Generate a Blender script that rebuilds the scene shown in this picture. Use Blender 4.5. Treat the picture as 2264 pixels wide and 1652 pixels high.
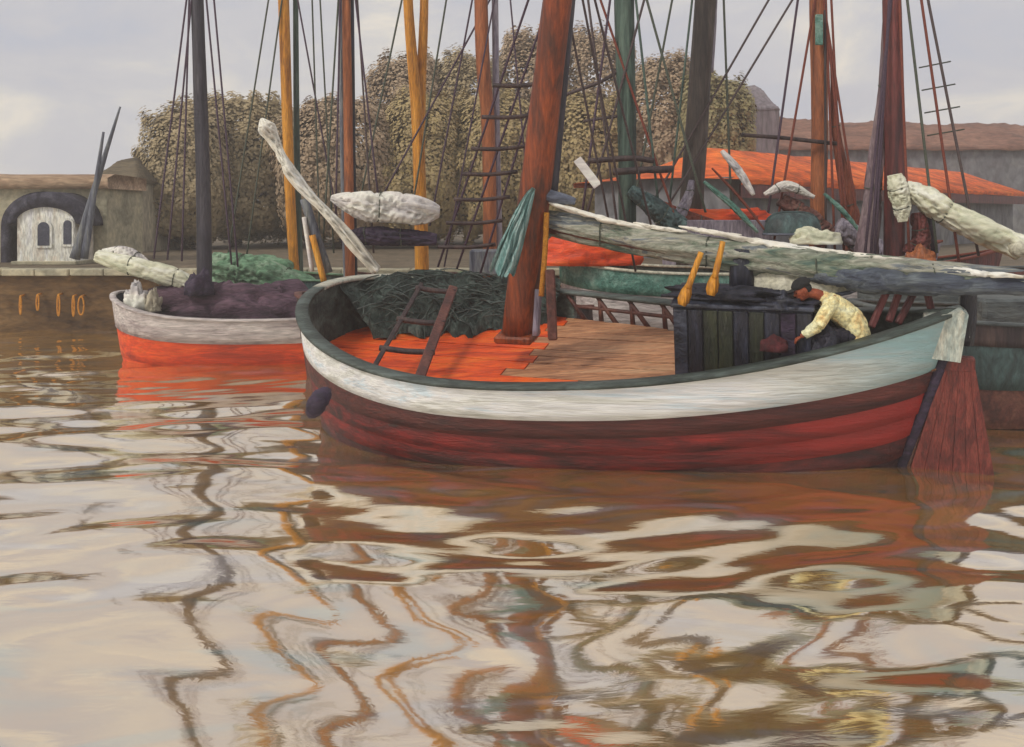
import bpy, bmesh, math, random
from mathutils import Vector, Matrix, noise
import numpy as np
R = random.Random(7)
for o in list(bpy.data.objects): bpy.data.objects.remove(o)
SC = bpy.context.scene
COL = SC.collection
# ------------------------------------------------------------------ camera
F, H, YH, CX = 2000.0, 3.5, 470.0, 1132.0
cam = bpy.data.objects.new('camera', bpy.data.cameras.new('camera')); COL.objects.link(cam)
cam.location = (0, 0, H); cam.rotation_euler = (math.radians(90), 0, 0)
cam.data.sensor_width = 36; cam.data.lens = F / 2264 * 36
cam.data.shift_y = (YH - 826) / 2264; cam.data.clip_end = 2000
SC.camera = cam
# ------------------------------------------------------------------ sky, sun, exposure
SUN_EL, SUN_AZ = math.radians(42), math.radians(-128)      # azimuth: from the left, behind the viewer
W = bpy.data.worlds.new('World'); SC.world = W; W.use_nodes = True
nt = W.node_tree; nt.nodes.clear(); nn = nt.nodes.new; ln = nt.links.new
wo = nn('ShaderNodeOutputWorld'); bg = nn('ShaderNodeBackground'); bg.inputs['Strength'].default_value = 0.1
sky = nn('ShaderNodeTexSky'); sky.sky_type = 'NISHITA'; sky.sun_disc = False
sky.sun_elevation = SUN_EL; sky.sun_rotation = SUN_AZ; sky.air_density = 1.0; sky.dust_density = 3.0
tc = nn('ShaderNodeTexCoord'); mp = nn('ShaderNodeMapping'); mp.inputs['Scale'].default_value = (1, 1, 2.2)
ln(tc.outputs['Generated'], mp.inputs['Vector'])
n1 = nn('ShaderNodeTexNoise'); n1.inputs['Scale'].default_value = 5.5; n1.inputs['Detail'].default_value = 7
n1.inputs['Roughness'].default_value = .58; n1.inputs['Distortion'].default_value = .35
ln(mp.outputs[0], n1.inputs['Vector'])
cr = nn('ShaderNodeValToRGB'); e = cr.color_ramp
e.elements[0].position = .30; e.elements[0].color = (.52, .535, .60, 1)
e.elements[1].position = .70; e.elements[1].color = (.88, .80, .68, 1)
for p_, c_ in ((.42, (.57, .565, .60)), (.50, (.605, .595, .615)), (.58, (.68, .655, .63))):
    x_ = e.elements.new(p_); x_.color = c_ + (1,)
ln(n1.outputs['Fac'], cr.inputs['Fac'])
vm = nn('ShaderNodeVectorMath'); vm.operation = 'SCALE'; vm.inputs['Scale'].default_value = 10.0
ln(cr.outputs['Color'], vm.inputs[0])
mx = nn('ShaderNodeMix'); mx.data_type = 'RGBA'; mx.inputs['Factor'].default_value = .96
ln(sky.outputs[0], mx.inputs['A']); ln(vm.outputs[0], mx.inputs['B'])
ln(mx.outputs['Result'], bg.inputs['Color']); ln(bg.outputs[0], wo.inputs['Surface'])
sl = bpy.data.lights.new('sun', 'SUN'); sl.energy = 1.5; sl.angle = math.radians(12); sl.color = (1, .94, .84)
sun = bpy.data.objects.new('sun', sl); COL.objects.link(sun)
sd = Vector((math.sin(SUN_AZ) * math.cos(SUN_EL), math.cos(SUN_AZ) * math.cos(SUN_EL), math.sin(SUN_EL)))
sun.rotation_euler = sd.to_track_quat('Z', 'Y').to_euler(); sun.location = sd * 60
SC.view_settings.view_transform = 'Standard'; SC.view_settings.look = 'None'
SC.view_settings.exposure = 0.05; SC.view_settings.gamma = 1.0; SC.view_settings.use_curve_mapping = False
SC.render.engine = 'CYCLES'; SC.cycles.max_bounces = 4; SC.cycles.diffuse_bounces = 2; SC.cycles.glossy_bounces = 3; SC.cycles.volume_bounces = 1; SC.cycles.use_adaptive_sampling = True; SC.cycles.adaptive_threshold = .02; SC.cycles.use_denoising = True

# ------------------------------------------------------------------ helpers
def P(x, y, d): return Vector(((x - CX) / F * d, d, H - (y - YH) / F * d))
def lin(c): return tuple((v / 255 / 12.92 if v / 255 <= .04045 else ((v / 255 + .055) / 1.055) ** 2.4) for v in c)
MATS = {}
def M(name, cols, stretch=(1, 1, 1), scale=3.0, rough=.6, bump=.35, gain=1.0, contrast=.26, coat=0.0, grad=None, fine=1.0, grain=1.0):
    """hand-brushed weathered paint or wood: streaky colours and relief, in the object's own space"""
    if name in MATS: return MATS[name]
    m = bpy.data.materials.new(name); m.use_nodes = True; t = m.node_tree; b = t.nodes['Principled BSDF']; L = t.links.new
    co = t.nodes.new('ShaderNodeTexCoord'); mp = t.nodes.new('ShaderNodeMapping'); mp.inputs['Scale'].default_value = stretch
    L(co.outputs['Object'], mp.inputs['Vector'])
    a = t.nodes.new('ShaderNodeTexNoise'); a.inputs['Scale'].default_value = scale; a.inputs['Detail'].default_value = 8
    a.inputs['Roughness'].default_value = .66; a.inputs['Distortion'].default_value = .7
    L(mp.outputs[0], a.inputs['Vector'])
    r = t.nodes.new('ShaderNodeValToRGB'); el = r.color_ramp.elements; n = len(cols)
    lo, hi = .5 - contrast / 2, .5 + contrast / 2
    for i, c in enumerate(cols):
        p = lo + (hi - lo) * i / max(1, n - 1); g = tuple(min(.86, v * gain) for v in lin(c)) + (1,)
        if i < 2: el[i].position = p; el[i].color = g
        else: q = el.new(p); q.color = g
    if n == 1: el[1].position = 1; el[1].color = el[0].color
    L(a.outputs['Fac'], r.inputs['Fac'])
    fs = t.nodes.new('ShaderNodeTexNoise'); fs.inputs['Scale'].default_value = scale * 6; fs.inputs['Detail'].default_value = 3; fs.inputs['Distortion'].default_value = .5
    L(mp.outputs[0], fs.inputs['Vector'])
    fr_ = t.nodes.new('ShaderNodeMapRange'); fr_.inputs['From Min'].default_value = .32; fr_.inputs['From Max'].default_value = .68; fr_.inputs['To Min'].default_value = 1 - .34 * grain; fr_.inputs['To Max'].default_value = 1 + .22 * grain
    L(fs.outputs['Fac'], fr_.inputs['Value'])
    fm = t.nodes.new('ShaderNodeMix'); fm.data_type = 'RGBA'; fm.blend_type = 'MULTIPLY'; fm.inputs['Factor'].default_value = 1
    L(r.outputs['Color'], fm.inputs['A']); L(fr_.outputs[0], fm.inputs['B'])
    out = fm.outputs['Result']
    if grad:                                    # a second coat of paint over one end
        axis, g0, g1, c2 = grad
        sp = t.nodes.new('ShaderNodeSeparateXYZ'); L(co.outputs['Object'], sp.inputs[0])
        mr = t.nodes.new('ShaderNodeMapRange'); mr.inputs['From Min'].default_value = g0; mr.inputs['From Max'].default_value = g1
        ad = t.nodes.new('ShaderNodeMath'); ad.operation = 'MULTIPLY_ADD'; ad.inputs[1].default_value = (g1 - g0) * 1.6; L(a.outputs['Fac'], ad.inputs[0])
        L(sp.outputs[axis], ad.inputs[2])
        sb = t.nodes.new('ShaderNodeMath'); sb.operation = 'SUBTRACT'; sb.inputs[1].default_value = (g1 - g0) * .8; L(ad.outputs[0], sb.inputs[0])
        L(sb.outputs[0], mr.inputs['Value'])
        m2 = t.nodes.new('ShaderNodeMix'); m2.data_type = 'RGBA'; L(mr.outputs[0], m2.inputs['Factor']); L(out, m2.inputs['A'])
        k = t.nodes.new('ShaderNodeMix'); k.data_type = 'RGBA'; k.blend_type = 'MULTIPLY'; k.inputs['Factor'].default_value = 1
        f2 = t.nodes.new('ShaderNodeMapRange'); f2.inputs['From Min'].default_value = .3; f2.inputs['From Max'].default_value = .7
        f2.inputs['To Min'].default_value = .7; f2.inputs['To Max'].default_value = 1.2; L(a.outputs['Fac'], f2.inputs['Value'])
        k.inputs['A'].default_value = tuple(min(.86, v * gain) for v in lin(c2)) + (1,); L(f2.outputs[0], k.inputs['B'])
        L(k.outputs['Result'], m2.inputs['B']); out = m2.outputs['Result']
    L(out, b.inputs['Base Color'])
    b.inputs['Roughness'].default_value = rough
    if coat: b.inputs['Coat Weight'].default_value = coat; b.inputs['Coat Roughness'].default_value = .3
    if bump:
        c = t.nodes.new('ShaderNodeTexNoise'); c.inputs['Scale'].default_value = scale * 5 * fine; c.inputs['Detail'].default_value = 4
        c.inputs['Distortion'].default_value = 1.2; L(mp.outputs[0], c.inputs['Vector'])
        bp = t.nodes.new('ShaderNodeBump'); bp.inputs['Strength'].default_value = bump; bp.inputs['Distance'].default_value = .06
        L(c.outputs['Fac'], bp.inputs['Height']); L(bp.outputs[0], b.inputs['Normal'])
    MATS[name] = m; return m

def base_of(o):
    while o.parent: o = o.parent
    return o.location
def mk(name, V, Fc, mat, parent=None, smooth=True, label=None, cat=None, group=None, kind=None):
    V = [Vector(v) for v in V]
    if parent is None:
        lo = Vector((min(v[i] for v in V) for i in range(3))); hi = Vector((max(v[i] for v in V) for i in range(3)))
        base = Vector(((lo.x + hi.x) / 2, (lo.y + hi.y) / 2, lo.z))
    else: base = base_of(parent)
    me = bpy.data.meshes.new(name); me.from_pydata([tuple(v - base) for v in V], [], Fc); me.update()
    if smooth: me.polygons.foreach_set('use_smooth', [True] * len(me.polygons))
    o = bpy.data.objects.new(name, me); COL.objects.link(o)
    if mat: me.materials.append(mat)
    if parent is None: o.location = base
    else: o.parent = parent
    tag(o, label, cat, group, kind); return o
def tag(o, label=None, cat=None, group=None, kind=None):
    for k, v in (('label', label), ('category', cat), ('group', group), ('kind', kind)):
        if v: o[k] = v
def thing(name, loc, label, cat, group=None):
    o = bpy.data.objects.new(name, None); COL.objects.link(o); o.location = loc; o.empty_display_size = .2
    tag(o, label, cat, group); return o

def spline(pts, n):
    pts = [Vector(p) for p in pts]
    if len(pts) == 2: return [pts[0].lerp(pts[1], i / n) for i in range(n + 1)]
    q = [pts[0] * 2 - pts[1]] + pts + [pts[-1] * 2 - pts[-2]]; out = []
    for i in range(n + 1):
        t = i / n * (len(pts) - 1); k = min(int(t), len(pts) - 2); t -= k
        a, b, c, d = q[k:k + 4]
        out.append(.5 * ((2 * b) + (c - a) * t + (2 * a - 5 * b + 4 * c - d) * t * t + (3 * b - a - 3 * c + d) * t ** 3))
    return out
def tube(path, rad, n=8, lump=0.0, seed=0.0, flat=1.0, lscale=2.0, twist=0.0, caps=True):
    """swept tube; rad is a number, a list along the path or a function of 0..1; lump makes folds running along it"""
    m = len(path); V = []; Fc = []
    t0 = (path[1] - path[0]).normalized(); up = Vector((0, 0, 1)) if abs(t0.z) < .9 else Vector((0, 1, 0))
    for i, p in enumerate(path):
        t = (path[min(i + 1, m - 1)] - path[max(i - 1, 0)]).normalized()
        s = t.cross(up).normalized(); u = s.cross(t).normalized()
        f = i / (m - 1)
        r = rad(f) if callable(rad) else (rad[0] + (rad[-1] - rad[0]) * f if isinstance(rad, (list, tuple)) and len(rad) == 2 else (rad[i] if isinstance(rad, (list, tuple)) else rad))
        for j in range(n):
            a = 2 * math.pi * j / n + twist * f
            d = s * math.cos(a) + u * math.sin(a) * flat
            k = 1.0
            if lump:
                ca, sa = math.cos(a + f * 1.5), math.sin(a + f * 1.5)
                k += lump * .5 * noise.noise(Vector((ca * 1.1 + seed, sa * 1.1, f * lscale * .8 + seed)))
                n_ = noise.noise(Vector((ca * 2.3 + seed * 2, sa * 2.3, f * lscale * .45))); n2_ = noise.noise(Vector((ca * 3.1 - seed, sa * 3.1, f * lscale * .9 + 7)))
                k += lump * (.22 - .9 * math.exp(-(n_ / .10) ** 2) - .35 * math.exp(-(n2_ / .10) ** 2))
            V.append(p + d * r * k)
    for i in range(m - 1):
        for j in range(n):
            j2 = (j + 1) % n
            Fc.append((i * n + j, i * n + j2, (i + 1) * n + j2, (i + 1) * n + j))
    if caps: Fc.append(tuple(range(n - 1, -1, -1))); Fc.append(tuple((m - 1) * n + j for j in range(n)))
    return V, Fc
def join(*sets):
    V = []; Fc = []
    for v, f in sets:
        k = len(V); V += list(v); Fc += [tuple(i + k for i in q) for q in f]
    return V, Fc
def obox(c, ax, ay, az, bev=0.0):
    """box: centre and three half-axis vectors, chamfered edges"""
    c = Vector(c); ax, ay, az = Vector(ax), Vector(ay), Vector(az)
    bm = bmesh.new(); bmesh.ops.create_cube(bm, size=2)
    if bev:
        m = min(ax.length, ay.length, az.length)
        for v in bm.verts: v.co = Vector((v.co.x * ax.length, v.co.y * ay.length, v.co.z * az.length))
        bmesh.ops.bevel(bm, geom=list(bm.edges), offset=min(bev, m * .6), segments=1, affect='EDGES')
        nx, ny, nz = ax.normalized(), ay.normalized(), az.normalized()
        V = [c + nx * v.co.x + ny * v.co.y + nz * v.co.z for v in bm.verts]
    else: V = [c + ax * v.co.x + ay * v.co.y + az * v.co.z for v in bm.verts]
    bm.verts.index_update(); Fc = [tuple(v.index for v in f.verts) for f in bm.faces]; bm.free()
    return V, Fc
def beam(a, b, w, t, side=Vector((0, 1, 0))):
    """squared timber from a to b"""
    a, b = Vector(a), Vector(b); ax = (b - a); l = ax.length; ax = ax.normalized()
    s = ax.cross(side).normalized(); u = s.cross(ax).normalized()
    return obox((a + b) / 2, ax * l / 2, s * w / 2, u * t / 2, min(w, t) * .18)
def mound(cx, cy, z, rx, ry, h, seed=0, n=40, lump=.35, ang=0.0):
    """a heaped tarpaulin or bundle with folds"""
    V = []; Fc = []; m = 18; n = max(n, 40) if lump else n
    for i in range(m + 1):
        f = i / m; el = f * math.pi / 2
        for j in range(n):
            a = 2 * math.pi * j / n
            x, y = math.cos(a) * math.cos(el), math.sin(a) * math.cos(el); zz = math.sin(el) ** .8
            k = 1 + lump * noise.noise(Vector((x * 1.7 + seed, y * 1.7, zz * 1.7 + seed))) + lump * .9 * (.3 - abs(noise.noise(Vector((x * 3 + seed, y * 3 + 3, zz * 3)))) * 1.4)
            X, Y = x * rx * k, y * ry * k
            V.append(Vector((cx + X * math.cos(ang) - Y * math.sin(ang), cy + X * math.sin(ang) + Y * math.cos(ang), z + zz * h * k)))
    for i in range(m):
        for j in range(n):
            j2 = (j + 1) % n; Fc.append((i * n + j, i * n + j2, (i + 1) * n + j2, (i + 1) * n + j))
    Fc.append(tuple(range(n - 1, -1, -1)))
    return V, Fc

# ------------------------------------------------------------------ materials
Z = (1.0, 1.0, .12); X_ = (.14, 1.0, 1.0)
m_redA = M('red_strake', [(58, 18, 20), (98, 28, 28), (124, 30, 28), (146, 40, 34)], (.16, 1, 1.6), 2.6, .5, .5, grad=(0, .9, 2.6, (158, 42, 36)))
m_redC = M('maroon_strake', [(58, 26, 28), (88, 38, 34), (104, 46, 38)], (.16, 1, 1.6), 2.6, .5, .5)
m_redB = M('red_strake_lower', [(46, 20, 26), (76, 30, 32), (104, 38, 34)], (.3, 1, 1.4), 2.6, .5, .4)
m_boot = M('dark_boot_top', [(30, 16, 22), (48, 24, 30), (66, 32, 34)], (.16, 1, 1.6), 2.6, .5, .5)
m_white = M('white_strake', [(184, 184, 176), (208, 209, 204), (214, 220, 228), (190, 204, 222)], (.1, 1, 1.8), 2.2, .55, .5, gain=1.32, grain=.6, grad=(0, 1.6, 4.2, (134, 164, 166)))
m_cap = M('dark_green_rail', [(44, 52, 48), (66, 76, 70), (90, 102, 98)], (.3, 1, 1), 3, .5, .4)
m_capw = M('pale_rail', [(150, 156, 146), (186, 186, 172), (206, 200, 180)], (.4, 1, 1), 3, .55, .4)
m_green = M('green_bulwark', [(34, 40, 38), (52, 62, 58), (72, 86, 80), (96, 110, 104)], (.7, .7, .7), 2.4, .6, .6)
m_orange = M('orange_deck', [(176, 56, 12), (216, 76, 12), (230, 98, 24)], (.2, 1, 1), 4, .55, .35, gain=1.3, grain=.6)
m_tan = M('tan_deck', [(150, 100, 68), (182, 128, 90), (196, 150, 112)], (.12, 1, 1), 5, .6, .4, gain=1.12)
m_mast = M('red_brown_mast', [(84, 42, 24), (128, 58, 24), (154, 72, 28)], Z, 5, .5, .35)
m_dark = M('dark_wood', [(44, 32, 36), (64, 48, 48), (80, 62, 58)], Z, 4, .6, .3)
m_brown = M('brown_wood', [(72, 40, 36), (100, 56, 48), (116, 74, 60)], (.5, .5, .5), 5, .55, .3)
m_dummy = None
m_sailg = M('grey_green_canvas', [(82, 104, 94), (120, 130, 112), (148, 152, 136), (176, 174, 158), (114, 122, 128)], (.07, 1, 1), 4, .8, .6)
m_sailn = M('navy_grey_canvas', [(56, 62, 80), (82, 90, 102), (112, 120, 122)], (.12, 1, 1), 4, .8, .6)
m_sailw = M('cream_canvas', [(196, 190, 178), (214, 208, 194), (228, 221, 206)], (.6, .6, .6), 2.5, .85, .1, fine=2.5, gain=1.3, grain=.3)
m_sailq = M('white_grey_canvas', [(164, 161, 162), (196, 190, 184), (222, 214, 200)], (.25, .8, .8), 2.5, .85, .1, fine=2.5, gain=1.3, grain=.35)
m_sailx = M('cream_green_canvas', [(172, 176, 150), (206, 205, 180), (226, 223, 202)], (.3, .8, .8), 2.5, .85, .1, fine=2.5, gain=1.25, grain=.35)
m_teal = M('teal_canvas', [(84, 126, 122), (140, 172, 168), (186, 198, 192)], (1, 1, .2), 8, .75, .5)
m_navy = M('navy_paint', [(20, 20, 30), (32, 34, 48), (52, 56, 74)], Z, 5, .4, .5)
m_navyg = M('bottle_green_paint', [(24, 28, 28), (40, 46, 34), (56, 62, 40)], Z, 4, .45, .5)
m_slate = M('slate_blue_paint', [(74, 80, 96), (98, 104, 120), (120, 128, 140)], (.3, 1, 1), 4, .5, .4)
m_navys = M('worn_navy_paint', [(26, 28, 40), (42, 46, 62), (70, 76, 92)], (.4, .4, .4), 4, .45, .5)
m_navyc = M('blue_black_canvas', [(24, 24, 34), (40, 42, 56), (58, 56, 70)], (1, 1, 1), 4, .75, .6)
m_yel = M('yellow_ochre_paint', [(176, 112, 30), (216, 146, 36), (226, 164, 60)], Z, 6, .5, .4)
m_purp = M('purple_canvas', [(52, 36, 50), (84, 60, 76), (112, 84, 98)], (.3, 1, 1), 3, .8, .6)
m_violet = M('violet_black_canvas', [(34, 24, 44), (52, 38, 62), (70, 54, 76)], (.3, 1, 1), 4, .7, .5)
m_lgreen = M('green_canvas', [(84, 124, 94), (116, 154, 122), (150, 176, 148)], (.4, 1, 1), 3, .8, .6)
m_rope = M('tarred_rope', [(70, 58, 62), (96, 82, 80)], (1, 1, 1), 30, .8, .3)
m_ropeg = M('green_grey_rope', [(66, 76, 66), (96, 100, 86)], (1, 1, 1), 30, .8, .3)
m_ropep = M('purple_rope', [(66, 50, 70), (90, 70, 84)], (1, 1, 1), 30, .8, .3)
m_roper = M('russet_rope', [(110, 50, 40), (140, 70, 50)], (1, 1, 1), 30, .8, .3)
m_lw = M('white_hull', [(164, 150, 150), (198, 188, 184), (214, 206, 200)], (.2, 1, 1.4), 2.4, .6, .5)
m_lr = M('vermilion_hull', [(158, 46, 8), (204, 64, 10), (220, 84, 18)], (.2, 1, 1.4), 2.4, .55, .4, gain=1.3, grain=.6)
m_wallA = M('brown_wall', [(100, 88, 74), (122, 110, 92), (132, 121, 104), (116, 98, 78)], (.9, .9, .16), .8, .9, .5, fine=2)
m_wallB = M('ochre_wall', [(112, 100, 84), (136, 122, 94), (152, 136, 100), (126, 112, 94)], (.9, .9, .12), .8, .9, .5, fine=2)
m_wallD = M('olive_wall', [(98, 88, 74), (112, 102, 84), (118, 112, 84), (94, 84, 74)], (.9, .9, .14), .7, .9, .5, fine=2)
m_wallE = M('lavender_wall', [(112, 104, 112), (134, 126, 130)], (.9, .9, .2), 1, .9, .3)
m_thatch = M('brown_thatch', [(92, 82, 66), (110, 98, 78), (122, 110, 88)], (.12, .5, 1), 4, .95, .7)
m_thatchr = M('russet_thatch', [(96, 76, 62), (124, 98, 80), (132, 110, 86)], (.12, .5, 1), 4, .95, .7)
m_pale = M('pale_plaster', [(146, 138, 120), (168, 160, 140), (182, 174, 150)], (.7, .7, .3), 1.5, .9, .4, gain=1.25)
m_tanst = M('tan_stone', [(142, 116, 94), (170, 142, 116), (186, 160, 132)], (.2, 1, 1), 2, .9, .5)
m_greyst = M('grey_stone', [(128, 124, 106), (154, 148, 126), (168, 160, 134)], (.6, .6, .6), 1.6, .9, .5, gain=1.4, grain=.6)
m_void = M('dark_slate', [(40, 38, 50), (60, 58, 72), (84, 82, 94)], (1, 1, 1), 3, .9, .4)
m_kiosk = M('white_limewash', [(190, 180, 166), (220, 212, 198), (230, 222, 208)], (1, 1, .25), 3, .8, .5, gain=1.35)
m_glass = M('dark_glass', [(60, 62, 78), (84, 86, 100)], (1, 1, 1), 3, .15, .1)
m_quay = M('brown_quay', [(66, 46, 26), (96, 70, 38), (116, 88, 52)], (.35, .35, 1), 1.4, .9, .7)
m_paver = M('quay_paving', [(96, 84, 66), (118, 104, 84)], (1, 1, 1), .6, .9, .4)
m_redroof = M('red_tile_roof', [(150, 66, 26), (200, 86, 22), (220, 108, 36)], (.3, .3, 1), 1.2, .85, .5, fine=2, gain=1.3)
m_brroof = M('brown_roof', [(112, 80, 68), (132, 94, 78), (146, 108, 90)], (.3, .3, 1), 1, .9, .4)
m_greyw = M('blue_grey_wall', [(112, 110, 114), (126, 126, 130), (138, 136, 134)], (.5, .5, .3), .8, .9, .4)
m_skin = M('sunburnt_skin', [(136, 62, 36), (166, 84, 52)], (1, 1, 1), 12, .55, .1)
m_shirt = M('straw_yellow_cloth', [(204, 172, 116), (230, 202, 150), (240, 220, 178)], (1, 1, 1), 4, .85, .3, gain=1.3)
m_trou = M('navy_cloth', [(32, 30, 44), (50, 48, 62)], (1, 1, 1), 10, .9, .5)
m_hat = M('black_felt', [(26, 26, 28), (40, 40, 42)], (1, 1, 1), 10, .9, .3)
m_crim = M('crimson_cloth', [(62, 24, 30), (98, 36, 40)], (1, 1, 1), 8, .85, .5)
m_rud = M('rudder_boards', [(84, 34, 32), (116, 48, 42), (136, 64, 54)], (1.4, 1.4, .12), 6, .55, .5)
m_post = M('pale_post', [(150, 168, 166), (186, 194, 184), (212, 210, 194)], (1, 1, .2), 5, .55, .5)
m_thull = M('dark_teal_hull', [(40, 54, 56), (60, 80, 80), (78, 104, 104)], (.8, .8, .25), 3, .55, .5)
m_ghull = M('slate_hull', [(66, 72, 74), (88, 94, 94), (104, 108, 104)], (.3, 1, 1), 2.5, .6, .5)
m_lav = M('lavender_paint', [(120, 112, 128), (150, 142, 156), (168, 160, 168)], (1.4, 1.4, .2), 4, .6, .4)
m_tealp = M('teal_paint', [(56, 104, 92), (90, 138, 124), (134, 166, 152)], (.6, .6, .6), 5, .5, .5)
m_ivory = M('ivory_paint', [(176, 172, 150), (208, 204, 182), (218, 214, 196)], (.5, .5, .5), 4, .6, .5)
m_sluiceb = M('blue_grey_spar', [(72, 76, 92), (104, 108, 118), (134, 136, 130)], Z, 5, .6, .4)
m_orm = M('orange_mast', [(124, 70, 42), (162, 92, 50), (180, 108, 62)], Z, 5, .55, .35)
m_gold = M('golden_mast', [(170, 106, 24), (206, 136, 34), (222, 154, 50)], Z, 5, .55, .35)
m_grnm = M('green_mast', [(40, 56, 50), (62, 84, 74), (84, 104, 92)], Z, 4, .55, .4)
m_gryb = M('grey_brown_mast', [(50, 42, 40), (72, 62, 56), (92, 80, 74)], Z, 4, .6, .4)
m_plum = M('plum_mast', [(70, 34, 38), (104, 46, 44), (124, 60, 56)], Z, 4, .55, .4)
m_blk = M('blue_black_mast', [(44, 42, 52), (62, 58, 68), (76, 72, 78)], Z, 4, .55, .4)
m_brass = M('ochre_rope', [(196, 124, 34), (226, 156, 52)], (1, 1, 1), 12, .8, .3)

# ------------------------------------------------------------------ water
def water():
    rs = np.random.default_rng(5)
    xs = np.concatenate([np.linspace(-60, -16, 40)[:-1], np.linspace(-16, 16, 420), np.linspace(16, 60, 40)[1:]])
    ys = np.concatenate([np.linspace(-20, 4.5, 40)[:-1], np.linspace(4.5, 14, 420)[:-1], np.linspace(14, 26.72, 300)])
    Xg, Yg = np.meshgrid(xs, ys); Zg = np.zeros_like(Xg)
    wx = Xg + .35 * np.sin(Yg * .9 + .5 * np.sin(Xg * .7)); wy = Yg + .3 * np.sin(Xg * .8 + 1.3) + .2 * np.sin(Yg * .55 + Xg * .33)
    def wave(lam, th, slope):
        global _n
        k = 2 * np.pi / lam
        arg = k * (wx * np.sin(th) + wy * np.cos(th)) + rs.uniform(0, 6.28)
        env = .7 + .3 * np.sin(Xg * rs.uniform(.15, .5) + Yg * rs.uniform(.1, .4) + rs.uniform(0, 6))
        return slope / k * np.sin(arg) * env
    for i in range(6): Zg += wave(rs.uniform(1.5, 3.6), rs.normal(0, .15), .044)         # long low swell
    for i in range(4):                                                                   # oblique ripples that break reflections into zigzags
        ky = 2 * np.pi / rs.uniform(1.05, 1.5); kx = (1 if i % 2 else -1) * rs.uniform(1.6, 2.6)
        Zg += .017 / abs(kx) * np.sin(kx * wx + ky * wy + rs.uniform(0, 6.28)) * (.75 + .25 * np.sin(Xg * .4 + i))
    for i in range(9): Zg += wave(rs.uniform(.34, .85), rs.normal(0, .55), .0165)         # short chop
    ny, nx = Xg.shape
    V = np.stack([Xg, Yg, Zg], -1).reshape(-1, 3)
    i = np.arange(ny * nx).reshape(ny, nx)
    Q = np.stack([i[:-1, :-1], i[:-1, 1:], i[1:, 1:], i[1:, :-1]], -1).reshape(-1, 4)
    me = bpy.data.meshes.new('water'); me.vertices.add(len(V)); me.vertices.foreach_set('co', V.ravel().astype('f4'))
    me.loops.add(Q.size); me.loops.foreach_set('vertex_index', Q.ravel().astype('i4'))
    me.polygons.add(len(Q)); me.polygons.foreach_set('loop_start', np.arange(0, Q.size, 4, dtype='i4'))
    me.polygons.foreach_set('use_smooth', np.ones(len(Q), bool)); me.update(calc_edges=True)
    o = bpy.data.objects.new('water', me); COL.objects.link(o); tag(o, 'rippled grey and brown harbour water', None, None, 'structure')
    m = bpy.data.materials.new('harbour_water'); m.use_nodes = True; t = m.node_tree; L = t.links.new; b = t.nodes['Principled BSDF']; t.nodes.remove(b)
    out = t.nodes['Material Output']
    co = t.nodes.new('ShaderNodeTexCoord'); mp = t.nodes.new('ShaderNodeMapping'); mp.inputs['Scale'].default_value = (.45, 1.3, 1); L(co.outputs['Object'], mp.inputs[0])
    nz = t.nodes.new('ShaderNodeTexNoise'); nz.inputs['Scale'].default_value = 5; nz.inputs['Detail'].default_value = 4; nz.inputs['Distortion'].default_value = 1.0; L(mp.outputs[0], nz.inputs['Vector'])
    bp = t.nodes.new('ShaderNodeBump'); bp.inputs['Strength'].default_value = .018; bp.inputs['Distance'].default_value = .15; L(nz.outputs['Fac'], bp.inputs['Height'])
    df = t.nodes.new('ShaderNodeBsdfDiffuse'); gl = t.nodes.new('ShaderNodeBsdfGlossy'); gl.inputs['Roughness'].default_value = .065
    gl.inputs['Color'].default_value = (1.0, .95, .86, 1)
    mp2 = t.nodes.new('ShaderNodeMapping'); mp2.inputs['Scale'].default_value = (.35, 1.0, 1); L(co.outputs['Object'], mp2.inputs[0])
    n2 = t.nodes.new('ShaderNodeTexNoise'); n2.inputs['Scale'].default_value = 1.1; n2.inputs['Detail'].default_value = 5; n2.inputs['Distortion'].default_value = 1.5; L(mp2.outputs[0], n2.inputs['Vector'])
    cr2 = t.nodes.new('ShaderNodeValToRGB'); ee = cr2.color_ramp.elements                     # silt and weed tones, with orange-brown reflections put into the ochre
    ee[0].position = .34; ee[0].color = (.20, .24, .19, 1); ee[1].position = .66; ee[1].color = (.42, .36, .34, 1)
    for p_, c_ in ((.43, (.40, .22, .06)), (.52, (.50, .27, .06)), (.58, (.34, .22, .11))): q_ = ee.new(p_); q_.color = c_ + (1,)
    L(n2.outputs['Fac'], cr2.inputs['Fac']); L(cr2.outputs[0], df.inputs['Color'])
    fr = t.nodes.new('ShaderNodeFresnel'); fr.inputs['IOR'].default_value = 1.6; L(bp.outputs[0], fr.inputs['Normal'])
    mr = t.nodes.new('ShaderNodeMapRange'); mr.inputs['From Min'].default_value = 0; mr.inputs['From Max'].default_value = .6; mr.inputs['To Min'].default_value = .64; mr.inputs['To Max'].default_value = .92; L(fr.outputs[0], mr.inputs['Value'])
    ms = t.nodes.new('ShaderNodeMixShader'); L(mr.outputs[0], ms.inputs[0]); L(df.outputs[0], ms.inputs[1]); L(gl.outputs[0], ms.inputs[2])
    L(bp.outputs[0], gl.inputs['Normal']); L(ms.outputs[0], out.inputs['Surface']); me.materials.append(m)
water()

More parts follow.
